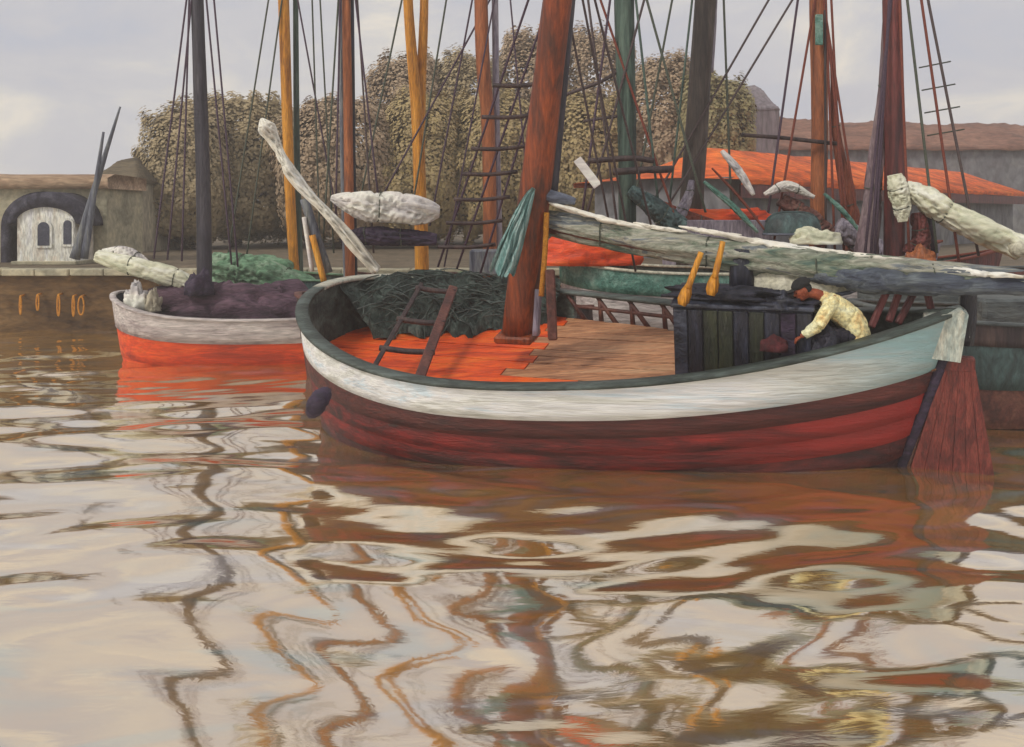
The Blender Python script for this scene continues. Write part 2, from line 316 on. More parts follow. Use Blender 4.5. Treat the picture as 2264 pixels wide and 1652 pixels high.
# ------------------------------------------------------------------ quay, ground
QZ, QY = 1.8, 26.7
mk('quay_ground', [(-250, QY + .35, QZ - .01), (250, QY + .35, QZ - .01), (250, 112, QZ - .01), (-250, 112, QZ - .01)], [(0, 1, 2, 3)], m_paver, None, False, kind='structure')
qw = thing('quay_wall', Vector((0, QY, -.6)), 'long brown quay wall with pale coping behind the boats', 'quay wall')
def rough_wall(x0, x1, y, z0, z1, nx, nz, amp, back):
    V = []; Fc = []
    for j in range(nz + 1):
        for i in range(nx + 1):
            x = x0 + (x1 - x0) * i / nx; z = z0 + (z1 - z0) * j / nz
            V.append(Vector((x, y + amp * noise.noise(Vector((x * 1.3, z * 2.2, 3))) + amp * .6 * noise.noise(Vector((x * 4, z * 5, 1))), z)))
    for j in range(nz):
        for i in range(nx): a = j * (nx + 1) + i; Fc.append((a, a + 1, a + nx + 2, a + nx + 1))
    k = len(V); V += [Vector((x0, y + back, z1)), Vector((x1, y + back, z1))]; top = nz * (nx + 1)
    Fc.append(tuple(range(top, top + nx + 1)) + (k + 1, k))
    return V, Fc
mk('wall_face', *rough_wall(-40, 40, QY, -.6, QZ - .12, 320, 14, .09, .5), m_quay, qw)
for i in range(44):                                       # coping stones along the edge
    x = -22 + i * 1.0 + R.uniform(-.02, .02)
    v, f = obox((x + .5, QY + .13 + R.uniform(-.02, .02), QZ - .06 + R.uniform(-.012, .012)), (.485, 0, 0), (0, .3, 0), (0, 0, .1), .03)
    mk('coping_stone', v, f, m_greyst, qw, False)

# ------------------------------------------------------------------ buildings behind
def heightroof(x0, x1, y0, y1, ze, zr, o, seed, rnd=1.8, amp=.16, drop=0.0):
    nx, ny = 64, 26; V = []; Fc = []
    for j in range(ny + 1):
        for i in range(nx + 1):
            x = x0 - o + (x1 - x0 + 2 * o) * i / nx; y = y0 - o + (y1 - y0 + 2 * o) * j / ny
            e = min((x - x0 + o) / 1.3, (x1 + o - x) / 1.3, (y - y0 + o) / ((y1 - y0) / 2 + o), (y1 + o - y) / ((y1 - y0) / 2 + o))
            p = max(0, min(1, e)); z = ze + (zr - ze) * (1 - (1 - p) ** rnd) - drop * (x - x0) / (x1 - x0) * p
            k = noise.noise(Vector((x * .55 + seed, y * .55, seed))) + .6 * noise.noise(Vector((x * 1.5 + seed, y * 1.5, 2)))
            V.append(Vector((x, y, z + amp * k * (1 + p))))
    w = nx + 1
    for j in range(ny):
        for i in range(nx): a = j * w + i; Fc.append((a, a + 1, a + w + 1, a + w))
    ring = [i for i in range(w)] + [j * w + nx for j in range(1, ny + 1)] + [ny * w + i for i in range(nx - 1, -1, -1)] + [j * w for j in range(ny - 1, 0, -1)]
    k = len(V); cx, cy = (x0 + x1) / 2, (y0 + y1) / 2
    for q in ring:
        v = V[q]; V.append(Vector((v.x + .08 * (1 if v.x < cx else -1), v.y + .08 * (1 if v.y < cy else -1), ze - .12 + .1 * noise.noise(v * 1.3))))
    n = len(ring)
    for a in range(n): b = (a + 1) % n; Fc.append((ring[b], ring[a], k + a, k + b))
    return V, Fc
def house(name, label, px0, px1, pe, pr, d, dep, mw, mr_, seed, o=.16, drop=0.0, rnd=1.8, amp=.16):
    a = P(px0, pe, d); b = P(px1, pr, d + dep * .4)
    x0, x1, ze, zr = a.x, (px1 - CX) / F * d, a.z, b.z
    t = thing(name, Vector(((x0 + x1) / 2, d + dep / 2, QZ - .02)), label, 'building')
    V = []; Fc = []                                     # uneven walls, slightly battered
    nx, nz = 40, 20
    def face(p0, p1, nrm):
        k = len(V)
        for j in range(nz + 1):
            for i in range(nx + 1):
                q = p0.lerp(p1, i / nx); z = QZ - .02 + (ze + .05 - QZ) * j / nz
                w = .07 * noise.noise(Vector((q.x * .7 + q.y, z * .6, seed)))
                V.append(Vector((q.x, q.y, z)) + nrm * (w + .12 * (1 - j / nz)))
        for j in range(nz):
            for i in range(nx): c = k + j * (nx + 1) + i; Fc.append((c, c + 1, c + nx + 2, c + nx + 1))
    A, B, C, D = Vector((x0, d, 0)), Vector((x1, d, 0)), Vector((x1, d + dep, 0)), Vector((x0, d + dep, 0))
    face(A, B, Vector((0, -1, 0))); face(B, C, Vector((1, 0, 0))); face(C, D, Vector((0, 1, 0))); face(D, A, Vector((-1, 0, 0)))
    mk('wall', V, Fc, mw, t)
    mk('roof', *heightroof(x0, x1, d, d + dep, ze, zr, o, seed, rnd, amp, drop), mr_, t)
    return t, (x0, x1, ze)
def doorway(t, px, d, w, h, mat, name='door'):
    x = (px - CX) / F * d
    o = mk(name, *obox((x, d - .16, QZ - .02 + h / 2), (w / 2, 0, 0), (0, .06, 0), (0, 0, h / 2), .03), mat, t, False)
    return o
house('lean_to', 'low pale plastered lean-to beside the leftmost tree', 205, 300, 400, 345, 38.5, 5, m_pale, m_thatch, 4.0, .2)
house('house', 'narrow lavender-grey house squeezed behind the rightmost olive tree', 1640, 1722, 240, 186, 51.5, 6, m_wallE, m_wallE, 6.0, .1)
def leafmat(name, cols):
    m = bpy.data.materials.new(name); m.use_nodes = True; t = m.node_tree; b = t.nodes['Principled BSDF']
    g = t.nodes.new('ShaderNodeNewGeometry'); r = t.nodes.new('ShaderNodeValToRGB'); el = r.color_ramp.elements
    for i, c in enumerate(cols):
        q = el[i] if i < 2 else el.new(.5)
        q.position = i / (len(cols) - 1); q.color = lin(c) + (1,)
    t.links.new(g.outputs['Random Per Island'], r.inputs['Fac']); t.links.new(r.outputs[0], b.inputs['Base Color']); b.inputs['Roughness'].default_value = .8
    return m
m_bark = M('grey_brown_bark', [(70, 56, 44), (98, 80, 62)], Z, 3, .9, .6)
lm_ol = leafmat('olive_brown_leaves', [(150, 132, 98), (164, 146, 110), (170, 152, 116), (182, 164, 128)])
lm_br = leafmat('brown_leaves', [(152, 130, 102), (166, 142, 114), (172, 150, 122), (184, 162, 134)])
lm_gr = leafmat('moss_leaves', [(134, 124, 86), (150, 142, 98), (158, 150, 104), (142, 128, 94)])
lm_oc = leafmat('ochre_leaves', [(158, 138, 92), (176, 156, 106), (184, 164, 118), (166, 146, 108)])
def tree(px0, px1, ptop, d, dep, mat, label, seed, n=46000):
    rs = np.random.default_rng(seed)
    x0, x1 = (px0 - CX) / F * d, (px1 - CX) / F * d; zt = P(0, ptop, d).z; zb = QZ + .1; cx, cz = (x0 + x1) / 2, (zt + zb) / 2
    hx, hy, hz = (x1 - x0) / 2, dep / 2, (zt - zb) / 2; cy = d + hy
    t = thing('tree', Vector((cx, cy, QZ - .02)), label, 'tree', 'brown leafy trees behind the harbour')
    limbs = [tube(spline([Vector((cx, cy, QZ - .05)), Vector((cx + .1, cy, QZ + 1.5)), Vector((cx - .1, cy, cz))], 8), [.32, .16], 8, .2, seed)]
    for k in range(9):
        a = rs.uniform(0, 6.28); z0 = rs.uniform(QZ + .9, cz); p = Vector((cx, cy, z0))
        q = Vector((cx + math.cos(a) * hx * .7, cy + math.sin(a) * hy * .7, min(zt - .9, z0 + rs.uniform(1, 3.2))))
        limbs.append(tube(spline([p, (p + q) / 2 + Vector((0, 0, .3)), q], 6), [.13, .04], 6))
    mk('trunk', *join(*limbs), m_bark, t)
    nc = 150; c = rs.normal(size=(nc, 3)); c /= np.linalg.norm(c, axis=1)[:, None]
    c /= (np.abs(c) ** 5.0).sum(1)[:, None] ** (1 / 5.0)
    c *= rs.uniform(.80, .93, (nc, 1)); cl = rs.integers(0, nc, n); sg = rs.uniform(.07, .14, nc)
    g = rs.normal(size=(n, 3)); dirn = g / np.linalg.norm(g, axis=1)[:, None]
    q = c[cl] + dirn * (sg[cl] * rs.uniform(.55, 1.55, n))[:, None]
    nf = n // 2; fi = rs.integers(0, n, nf)                     # inner foliage closes the gaps between clumps
    fq = rs.normal(size=(nf, 3)); fq /= np.linalg.norm(fq, axis=1)[:, None]; fq /= (np.abs(fq) ** 5.0).sum(1)[:, None] ** (1 / 5.0); q[fi] = fq * rs.uniform(.78, .90, (nf, 1)); dirn[fi] = fq / np.linalg.norm(fq, axis=1)[:, None]
    pos = q * np.array([hx, hy, hz]) * .95 + np.array([cx, cy, cz]); keep = pos[:, 2] > QZ + .05
    pos = pos[keep]; q = q[keep]; dirn = dirn[keep]; n = len(pos)
    nr = q * .95 + dirn * .45 + rs.normal(size=(n, 3)) * .16 + np.array([0, 0, .25]); nr /= np.linalg.norm(nr, axis=1)[:, None]
    u = np.cross(nr, rs.normal(size=(n, 3))); u /= np.linalg.norm(u, axis=1)[:, None]; w = np.cross(nr, u)
    l = rs.uniform(.06, .13, (n, 1)); u *= l; w *= l * rs.uniform(.55, .85, (n, 1))
    V = np.stack([pos - u, pos - w, pos + u, pos + w], 1).reshape(-1, 3) - np.array(t.location)
    me = bpy.data.meshes.new('crown'); me.vertices.add(len(V)); me.vertices.foreach_set('co', V.ravel().astype('f4'))
    me.loops.add(len(V)); me.loops.foreach_set('vertex_index', np.arange(len(V), dtype='i4')); me.polygons.add(n); me.polygons.foreach_set('loop_start', np.arange(0, 4 * n, 4, dtype='i4'))
    me.update(calc_edges=True); me.materials.append(mat); o = bpy.data.objects.new('crown', me); COL.objects.link(o); o.parent = t
for a in ((470, 760, 226, 47, 6, lm_br, 'brown tree glimpsed between the two broad left trees', 13), (264, 480, 214, 40, 5, lm_ol, 'leftmost big olive-brown tree, just right of the lean-to', 1), (320, 650, 186, 42.5, 5, lm_ol, 'broad olive-brown tree behind the blue-black mast', 2), (570, 880, 194, 40.5, 5, lm_br, 'broad brown tree behind the leftmost golden mast', 3),
          (778, 980, 84, 47, 6, lm_br, 'tall brown tree behind the forked golden mast', 4), (920, 1140, 80, 47.6, 6, lm_ol, 'tall olive tree behind the pale orange mast', 5),
          (1082, 1280, 24, 49, 6, lm_br, 'tallest brown tree, on the left of the red-brown mast', 6), (1215, 1430, 26, 49.6, 6, lm_br, 'tallest brown tree, between the red-brown mast and the green mast', 7),
          (820, 1020, 180, 41, 5, lm_oc, 'lower ochre tree in front, left of the pale orange mast', 10), (985, 1200, 174, 41.6, 5, lm_oc, 'lower ochre tree in front, behind the rope ladder', 11), (1165, 1410, 180, 42, 5, lm_oc, 'lower ochre tree in front, right of the red-brown mast', 12),
          (1388, 1600, 96, 43.5, 5, lm_br, 'brown tree between the green mast and the grey-brown mast', 8), (1500, 1704, 136, 42, 5, lm_gr, 'rightmost olive tree with a rounded corner above the red shed', 9)): tree(*a)
# long red-roofed shed running away to the right, big grey hall behind
def shed():
    a, b = Vector((7.6, 31.5)), Vector((31, 56)); dr = (b - a).normalized(); nr = Vector((-dr.y, dr.x))
    t = thing('shed', Vector((a.x, a.y, QZ - .02)), 'long blue-grey shed with sloping vermilion roof at the right', 'building')
    zr, ze, wd = 6.1, 4.75, 6.0
    def q(s, o, z): p = a + dr * s + nr * o; return Vector((p.x, p.y, z))
    Ln = (b - a).length
    V = []; Fc = []
    for (s0, o0, s1, o1) in ((0, 0, Ln, 0), (Ln, 0, Ln, wd), (Ln, wd, 0, wd), (0, wd, 0, 0)):
        k = len(V); V += [q(s0, o0, QZ - .02), q(s1, o1, QZ - .02), q(s1, o1, ze), q(s0, o0, ze)]; Fc.append((k, k + 1, k + 2, k + 3))
    mk('wall', V, Fc, m_greyw, t, False)
    n = 46; V = []; Fc = []
    for i in range(n + 1):
        s = -.5 + (Ln + 1) * i / n
        hip = min(1, (i / n) * 9)
        for o, z in ((-.7, ze - .28), (-.75, ze - .1), (wd / 2 * .5, ze + (zr - ze) * .55 * hip + .0), (wd / 2, ze + (zr - ze) * hip), (wd + .7, ze - .1), (wd + .65, ze - .28)):
            V.append(q(s, o, z + .05 * noise.noise(Vector((s * .6, o, 3)))))
    for i in range(n):
        for j in range(5): c = i * 6 + j; Fc.append((c, c + 1, c + 7, c + 6)[::-1])
    mk('roof', V, Fc, m_redroof, t, True)
    V = [q(-.5, -.7, ze - .3), q(Ln + .5, -.7, ze - .3), q(Ln + .5, -.7, ze - .75), q(-.5, -.7, ze - .75), q(-.5, -.62, ze - .3), q(Ln + .5, -.62, ze - .3), q(Ln + .5, -.62, ze - .75), q(-.5, -.62, ze - .75)]
    mk('fascia', V, [(0, 1, 2, 3), (7, 6, 5, 4), (3, 2, 6, 7), (0, 4, 5, 1)], m_plum, t, False)
shed()
house('hall', 'large grey hall with long brown roof behind the red-roofed shed', 1690, 2500, 330, 262, 66, 14, m_greyw, m_brroof, 8.0, .5, drop=.7, amp=.22)

# ------------------------------------------------------------------ archway and kiosk on the left quay
def archway():
    d = 31.0; t = thing('archway', Vector((P(90, 500, d).x, d, QZ - .02)), 'low stone archway with tan cornice at the left edge', 'archway')
    x0, x1 = P(-260, 0, d).x, P(236, 0, d).x; zt = P(0, 418, d).z; xc = P(98, 0, d).x; hw = .5 * (P(186, 0, d).x - P(10, 0, d).x); zs = P(0, 500, d).z; za = P(0, 428, d).z
    pts = [(xc + hw * math.cos(math.pi * k / 20), zs + (za - zs) * math.sin(math.pi * k / 20)) for k in range(21)]
    V = []; Fc = []; zb = QZ - .02
    for y in (d, d + 3):
        V += [Vector((x0, y, zb)), Vector((x0, y, zt)), Vector((x1, y, zt)), Vector((x1, y, zb)), Vector((xc + hw, y, zb))] + [Vector((x, y, z)) for x, z in pts] + [Vector((xc - hw, y, zb))]
    n = len(V) // 2
    Fc.append(tuple(range(n))); Fc.append(tuple(range(2 * n - 1, n - 1, -1)))
    for i in range(n): j = (i + 1) % n; Fc.append((i, j, n + j, n + i))
    mk('wall', V, Fc, m_greyst, t, False)
    ring = [(xc + hw * 1.02, zb)] + [(xc + (hw + .02) * math.cos(math.pi * k / 20), zs + (za + .02 - zs) * math.sin(math.pi * k / 20)) for k in range(21)] + [(xc - hw * 1.02, zb)]
    V = []; Fc = []
    for i, (x, z) in enumerate(ring):
        dx, dz = x - xc, max(0, z - zs); l = math.hypot(dx, dz) or 1; k = .3
        for (w, y) in ((-.05, d - .1), (k * .8, d - .1), (k * .8, d + .02), (-.05, d + 1.2)):
            V.append(Vector((x - dx / l * w, y, z - dz / l * w)))
    for i in range(len(ring) - 1):
        for j in range(4): a = i * 4 + j; b = i * 4 + (j + 1) % 4; Fc.append((a, b, b + 4, a + 4))
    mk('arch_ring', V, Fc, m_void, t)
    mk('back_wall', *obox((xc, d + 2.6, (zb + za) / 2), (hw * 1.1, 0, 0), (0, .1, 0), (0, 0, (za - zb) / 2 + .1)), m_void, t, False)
    zc = P(0, 388, d).z
    V, Fc = [], []
    for i in range(41):
        x = x0 - .15 + (x1 - x0 + .3) * i / 40; w = .05 * noise.noise(Vector((x * 1.1, 2, 5)))
        for (y, z) in ((d - .25, zt + .003), (d - .28, zc + w - .1), (d + .3, zc + w + .05), (d + 3, zc + w), (d + 3, zt + .003)): V.append(Vector((x, y, z)))
    for i in range(40):
        for j in range(5): a = i * 5 + j; b = i * 5 + (j + 1) % 5; Fc.append((a, b, b + 5, a + 5))
    Fc.append((0, 1, 2, 3, 4)); Fc.append((204, 203, 202, 201, 200))
    mk('cornice', V, Fc, m_tanst, t)
archway()
def kiosk():
    d = 29.6; x0, x1 = P(38, 0, d).x, P(166, 0, d).x; zt = P(0, 480, d).z; zr = P(0, 456, d).z; xc = (x0 + x1) / 2; zb = QZ
    t = thing('kiosk', Vector((xc, d + .6, zb)), 'small white limewashed kiosk under a thick dark arched roof', 'kiosk')
    def prof(s):
        V = []; n = 16; Fc = []
        for y in (d, d + 1.3):
            V += [Vector((x0, y, zb)), Vector((x1, y, zb))] + [Vector((xc + (x1 - xc) * s * math.cos(math.pi * k / n), y, zt + (zr - zt) * math.sin(math.pi * k / n))) for k in range(n + 1)]
        m = len(V) // 2; Fc = [tuple(range(m))[::-1], tuple(range(m, 2 * m))] + [(i, (i + 1) % m, m + (i + 1) % m, m + i) for i in range(m)]
        return V, Fc
    mk('wall', *prof(1.0), m_kiosk, t, False)
    n = 24; V = []; Fc = []; xa = P(102, 0, d).x; wo_, wi_ = 84 / F * d, 66 / F * d; zs_ = P(0, 492, d).z; ho, hi_ = 68 / F * d, 34 / F * d
    for y in (d - .1, d + 1.5):
        for k in range(n + 1):
            a = math.pi * k / n; c, s_ = math.cos(a), math.sin(a); k2 = 1 + .03 * noise.noise(Vector((c * 3, s_ * 3, y)))
            V += [Vector((xa + wi_ * c, y, zs_ + hi_ * s_)), Vector((xa + wo_ * c * k2, y, zs_ - .12 * abs(c) ** 3 + ho * s_ * k2))]
    m = 2 * (n + 1)
    for k in range(n):
        a = 2 * k
        Fc += [(a, a + 1, a + 3, a + 2), (m + a, m + a + 2, m + a + 3, m + a + 1), (a + 1, m + a + 1, m + a + 3, a + 3), (a, a + 2, m + a + 2, m + a)]
    Fc += [(0, m, m + 1, 1), (m - 2, m - 1, 2 * m - 1, 2 * m - 2)]
    mk('roof', V, Fc, m_void, t)
    def arched(px0, px1, py0, py1, mat, name, par, off):
        a, b = P(px0, py1, d), P(px1, py0, d); c = (a.x + b.x) / 2; w = (b.x - a.x) / 2; n = 10; V = []
        for y in (d - off, d + .03):
            V += [Vector((a.x, y, a.z)), Vector((b.x, y, a.z))] + [Vector((c + w * math.cos(math.pi * k / n), y, b.z - w + w * math.sin(math.pi * k / n))) for k in range(n + 1)]
        m = len(V) // 2
        return mk(name, V, [tuple(range(m))[::-1]] + [(i, (i + 1) % m, m + (i + 1) % m, m + i) for i in range(m)], mat, par, False)
    w = arched(80, 116, 486, 548, m_kiosk, 'window', t, .05); arched(85, 111, 491, 543, m_glass, 'pane', w, .062)
    w = arched(138, 164, 482, 545, m_kiosk, 'window', t, .05); arched(142, 160, 487, 540, m_glass, 'pane', w, .062)
    mk('plinth', *obox((xc, d + .62, zb + .05), ((x1 - x0) / 2 + .12, 0, 0), (0, .8, 0), (0, 0, .06), .02), m_greyst, t, False)
kiosk()
v, f = tube(spline([P(166, 572, 28.4), P(212, 410, 28.4), P(266, 236, 28.4)], 14), [.17, .03], 10, .12, 3)
mk('leaning_spar', v, f, m_sluiceb, label='tapering blue-grey spar leaning on the quay beside the white kiosk', cat='spar')
v, f = tube(spline([P(186, 572, 28.0), P(208, 430, 28.1), P(229, 292, 28.2)], 12), [.12, .04], 10, .12, 9)
mk('leaning_spar', v, f, m_sluiceb, label='shorter grey spar leaning close against the long leaning spar', cat='spar')
v, f = obox(P(222, 490, 38.2) + Vector((0, .1, -.1)), (.33, 0, 0), (0, .06, 0), (0, 0, 1.0), .03)
yd = thing('yellow_door', P(222, 490, 38.2) + Vector((0, .1, -1.1)), 'pale yellow door leaning at the lean-to behind the grey spar', 'door')
mk('door_leaf', v, f, M('pale_yellow_paint', [(176, 166, 96), (206, 194, 116)], Z, 4, .7, .4), yd, False)
for i, (px, top, ln_) in enumerate(((46, 655, 40), (84, 652, 34), (130, 652, 46), (163, 655, 44), (180, 656, 40))):
    a = P(px, top, QY - .2); w = (.02, .03, .03, .025, .07)[i]; h = ln_ / F * QY
    pts = [a + Vector((w * math.cos(th) * 1.2, -.02, -h / 2 + h / 2 * math.sin(th) * 1.0)) for th in [math.pi * 2 * k / 20 for k in range(21)]]
    r = [.026] * 21
    which = ('leftmost of the orange rope loops hanging on the quay wall', 'second orange rope loop from the left on the quay wall', 'middle orange rope loop of five on the quay wall', 'fourth orange rope loop from the left on the quay wall', 'orange rope loop on the quay wall nearest the white-hulled boat')[i]
    v, f = tube(pts, r, 6); v2, f2 = tube([a + Vector((0, .2, .02)), a + Vector((0, -.03, .0))], .03, 6)
    mk('rope_loop', *join((v, f), (v2, f2)), m_brass, label=which, cat='rope', group='orange rope loops on the quay wall')

# ------------------------------------------------------------------ boats
class Hull:
    def __init__(s, bx, by, yaw, heel, L, B, w0, ab, as_, sm, pb=2.2, fb=.31, ps=1.5, rake=.12, flare=.36, keel=-.5, be=2.6):
        s.__dict__.update(locals())
    def b(h, s):
        if s < h.fb: return h.B * max(0, 1 - (1 - s / h.fb) ** h.pb) ** .5
        return h.B * max(0, 1 - ((s - h.fb) / (1 - h.fb)) ** h.ps) ** .85
    def w(h, s):
        return h.w0 + (h.ab * max(0, 1 - s / h.sm) ** h.be if s < h.sm else h.as_ * ((s - h.sm) / (1 - h.sm)) ** 2)
    def world(h, u, v, w):
        ch, sh = math.cos(h.heel), math.sin(h.heel); v2 = v * ch - w * sh; w2 = w * ch + v * sh
        c, sn = math.cos(h.yaw), math.sin(h.yaw)
        return Vector((h.bx + u * c + v2 * sn, h.by - u * sn + v2 * c, w2))
    def pt(h, s, t, side, off=0.0, dw=0.0):
        """point on the skin; t 0 at the rim, 1 at the keel; off outward"""
        b = h.b(s); w = h.w(s); e = 1e-3; s0, s1 = max(0, s - e), min(1, s + e)
        du = (s1 - s0) * h.L; db = h.b(s1) - h.b(s0); l = math.hypot(du, db) or 1
        nu, nv = -db / l, du / l
        if s <= 1e-6: nu, nv = -1, 0
        if s >= 1 - 1e-6: nu, nv = 1, 0
        u = s * h.L + h.rake * t * (1 - s) ** 5 - .85 * t * s ** 8
        hb = b * (1 - h.flare * t ** 1.7)
        return h.world(u + nu * off, side * max(0, hb + nv * off), w * (1 - t) + h.keel * t + dw)
    def tw(h, s, w):  # t for a given local height
        return (h.w(s) - w) / (h.w(s) - h.keel)
SS = [(i / 26) ** 2 * .34 for i in range(26)] + [.34 + .66 * (i / 34) for i in range(35)]
SS[-1] = 1.0
def skin(h, side, t0, t1, o0=0.0, o1=0.0, nt_=4, s0=0.0, s1=1.0, lip=0.0):
    ss = [s for s in SS if s0 <= s <= s1]; V = []; Fc = []; n = nt_ + 1 + (1 if lip else 0)
    for s in ss:
        a = t0(s) if callable(t0) else t0; b = t1(s) if callable(t1) else t1
        for j in range(nt_ + 1):
            k = j / nt_; V.append(h.pt(s, a + (b - a) * k, side, o0 + (o1 - o0) * k))
        if lip: V.append(h.pt(s, b, side, o1 - lip))
    for i in range(len(ss) - 1):
        for j in range(n - 1):
            q = (i * n + j, i * n + j + 1, (i + 1) * n + j + 1, (i + 1) * n + j); Fc.append(q if side < 0 else q[::-1])
    return V, Fc
def caprail(h, side, wd=.2, th=.06, out=.05, s0=0, s1=1, dw=0.0):
    V = []; Fc = []; ss = [s for s in SS if s0 <= s <= s1]
    for s in ss:
        for off, z in ((out, dw), (out, th + dw), (out - wd, th + dw), (out - wd, dw)): V.append(h.pt(s, 0, side, off, z))
    for i in range(len(ss) - 1):
        for j in range(4): a = i * 4 + j; b = i * 4 + (j + 1) % 4; Fc.append((a, b, b + 4, a + 4))
    Fc.append((0, 1, 2, 3)); k = 4 * (len(ss) - 1); Fc.append((k + 3, k + 2, k + 1, k))
    return V, Fc
def deck_sheet(h, wd, ins=.1, dw=0.0):
    V = []; Fc = []; ss = [s for s in SS if .004 < s < .995]
    for s in ss:
        t = h.tw(s, wd(s)); hb = max(.0, h.b(s) * (1 - h.flare * max(0, t) ** 1.7) - ins)
        for k in range(5): V.append(h.world(s * h.L, hb * (k / 2 - 1), wd(s) + dw))
    for i in range(len(ss) - 1):
        for j in range(4): a = i * 5 + j; Fc.append((a, a + 5, a + 6, a + 1))
    return V, Fc
def plank(h, wd, va, vb, s0, s1, ins=.12, dw=.02):
    ss = [s for s in SS if s0 < s < s1]; ss = [s0] + ss + [s1]; rows = []
    for s in ss:
        t = h.tw(s, wd(s)); hb = max(0, h.b(s) * (1 - h.flare * max(0, t) ** 1.7) - ins)
        a, b = max(va, -hb), min(vb, hb)
        if b - a > .015: rows.append((s, a, b))
    if len(rows) < 2: return None
    V = []; Fc = []
    for s, a, b in rows:
        z = wd(s) + dw
        for v, w in ((a, z - .03), (a, z - .004), (a + .006, z), (b - .006, z), (b, z - .004), (b, z - .03)): V.append(h.world(s * h.L, v, w))
    for i in range(len(rows) - 1):
        for j in range(5): c = i * 6 + j; Fc.append((c, c + 6, c + 7, c + 1))
    Fc.append((0, 1, 2, 3, 4, 5)); k = 6 * (len(rows) - 1); Fc.append((k + 5, k + 4, k + 3, k + 2, k + 1, k))
    return V, Fc
def rope(par, pts, r, mat, name='shroud'):
    p = spline(pts, 10 if len(pts) > 2 else 6); return mk(name, *tube(p, r, 5), mat, par)
def pole(par, pts, r, mat, name='mast', n=14, lump=.06, seed=0):
    return mk(name, *tube(spline(pts, 22), r, n, lump, seed, 1, 3), mat, par)
def up(p0, p1, yt=-420):
    """carry the line p0->p1 (pixels) on up past the top of the picture"""
    k = (yt - p1[1]) / (p0[1] - p1[1]); return (p1[0] + (p0[0] - p1[0]) * k, yt)

# ---- the big red and white fishing boat
hM = Hull(-3.1236, 15.543, .3289, .204, 9.709, 2.3123, 1.6425, .62, .5857, .528, 2.2, .3091, 1.5, .12, .3654)
boat = thing('fishing_boat', hM.world(hM.L / 2, 0, -.5), 'large dark red fishing boat with white strake and orange deck in front', 'boat')
wT = lambda s: .19 + .10 * s * s
open0, open1 = .40, .66
for side in (-1, 1):
    if side < 0: mk('white_strake', *skin(hM, side, 0, wT, .0, .02, 4, lip=.03), m_white, boat)
    else:
        mk('white_strake', *skin(hM, side, 0, wT, .0, .02, 4, 0, open0, lip=.03), m_white, boat)
        mk('white_strake', *skin(hM, side, 0, wT, .0, .02, 4, open1, 1, lip=.03), m_white, boat)
    for k in range(6):
        a = lambda s, k=k: wT(s) + (1.0 - wT(s)) * k / 6; b_ = lambda s, k=k: wT(s) + (1.0 - wT(s)) * (k + 1) / 6
        mk('red_strake', *skin(hM, side, a, b_, .0, .028, 2, lip=.03), (m_redC, m_redA, m_redA, m_redB, m_boot, m_boot)[k], boat)
wdk = lambda s: hM.w0 - .42 + .10 * max(0, 1 - s / .5) ** 2 + .25 * max(0, (s - .7) / .3) ** 2
tdk = lambda s: max(.02, hM.tw(s, wdk(s)))
mk('bulwark_lining', *skin(hM, -1, 0, tdk, -.09, -.09, 3), m_green, boat)
mk('bulwark_lining', *skin(hM, 1, 0, tdk, -.09, -.09, 3, 0, open0), m_green, boat)
mk('bulwark_lining', *skin(hM, 1, 0, tdk, -.09, -.09, 3, open1, 1), m_green, boat)
mk('cap_rail', *caprail(hM, -1, .20, .045, .05), m_cap, boat)
mk('cap_rail', *caprail(hM, 1, .24, .05, .06, 0, .12), m_capw, boat)
mk('cap_rail', *caprail(hM, 1, .22, .05, .06, .115, 1), m_cap, boat)
mk('deck', *deck_sheet(hM, wdk), m_dark, boat)
deck = [c for c in boat.children if c.name.startswith('deck')][0]
V, Fc = [], []                                                # painted waterway along the near side
ww = [s_ for s_ in SS if .03 < s_ < .97]
for s_ in ww:
    hb = max(.06, hM.b(s_) * (1 - hM.flare * hM.tw(s_, wdk(s_)) ** 1.7) - .1)
    for v_ in (-hb, -max(.03, hb - .34)): V.append(hM.world(s_ * hM.L, v_, wdk(s_) + .034))
for i in range(len(ww) - 1): Fc.append((2 * i, 2 * i + 2, 2 * i + 3, 2 * i + 1))
mk('waterway', V, Fc, m_cap, boat)
npk = 15
for k in range(npk):
    va = -2.2 + 4.4 * k / npk + .012; vb = -2.2 + 4.4 * (k + 1) / npk - .012
    cut = .37 if k > 4 else (.52, .52, .53, .52, .48)[k]
    cut += R.uniform(-.02, .02)
    for s0, s1, m in ((.01, cut, m_orange), (cut + .002, .99, m_tan)):
        q = plank(hM, wdk, va, vb, s0, s1, .12, .02 + R.uniform(-.006, .006))
        if q: mk('deck_plank', *q, m, deck, False)
for i in range(9):                                            # open rail along the far side
    s = open0 + .01 + (open1 - open0 - .02) * i / 8
    a = hM.pt(s + .018 * (1 if i % 2 else -1) - .01, 0, 1, -.08, .02); bq = hM.pt(s + .012, tdk(s), 1, -.1, -.02)
    mk('rail_post', *tube([a, bq], [.035, .045], 6), m_brown, boat)
mk('lower_rail', *tube([hM.pt(open0 + (open1 - open0) * k / 14, tdk(.5) * .48, 1, -.1) for k in range(15)], .035, 6), m_brown, boat)
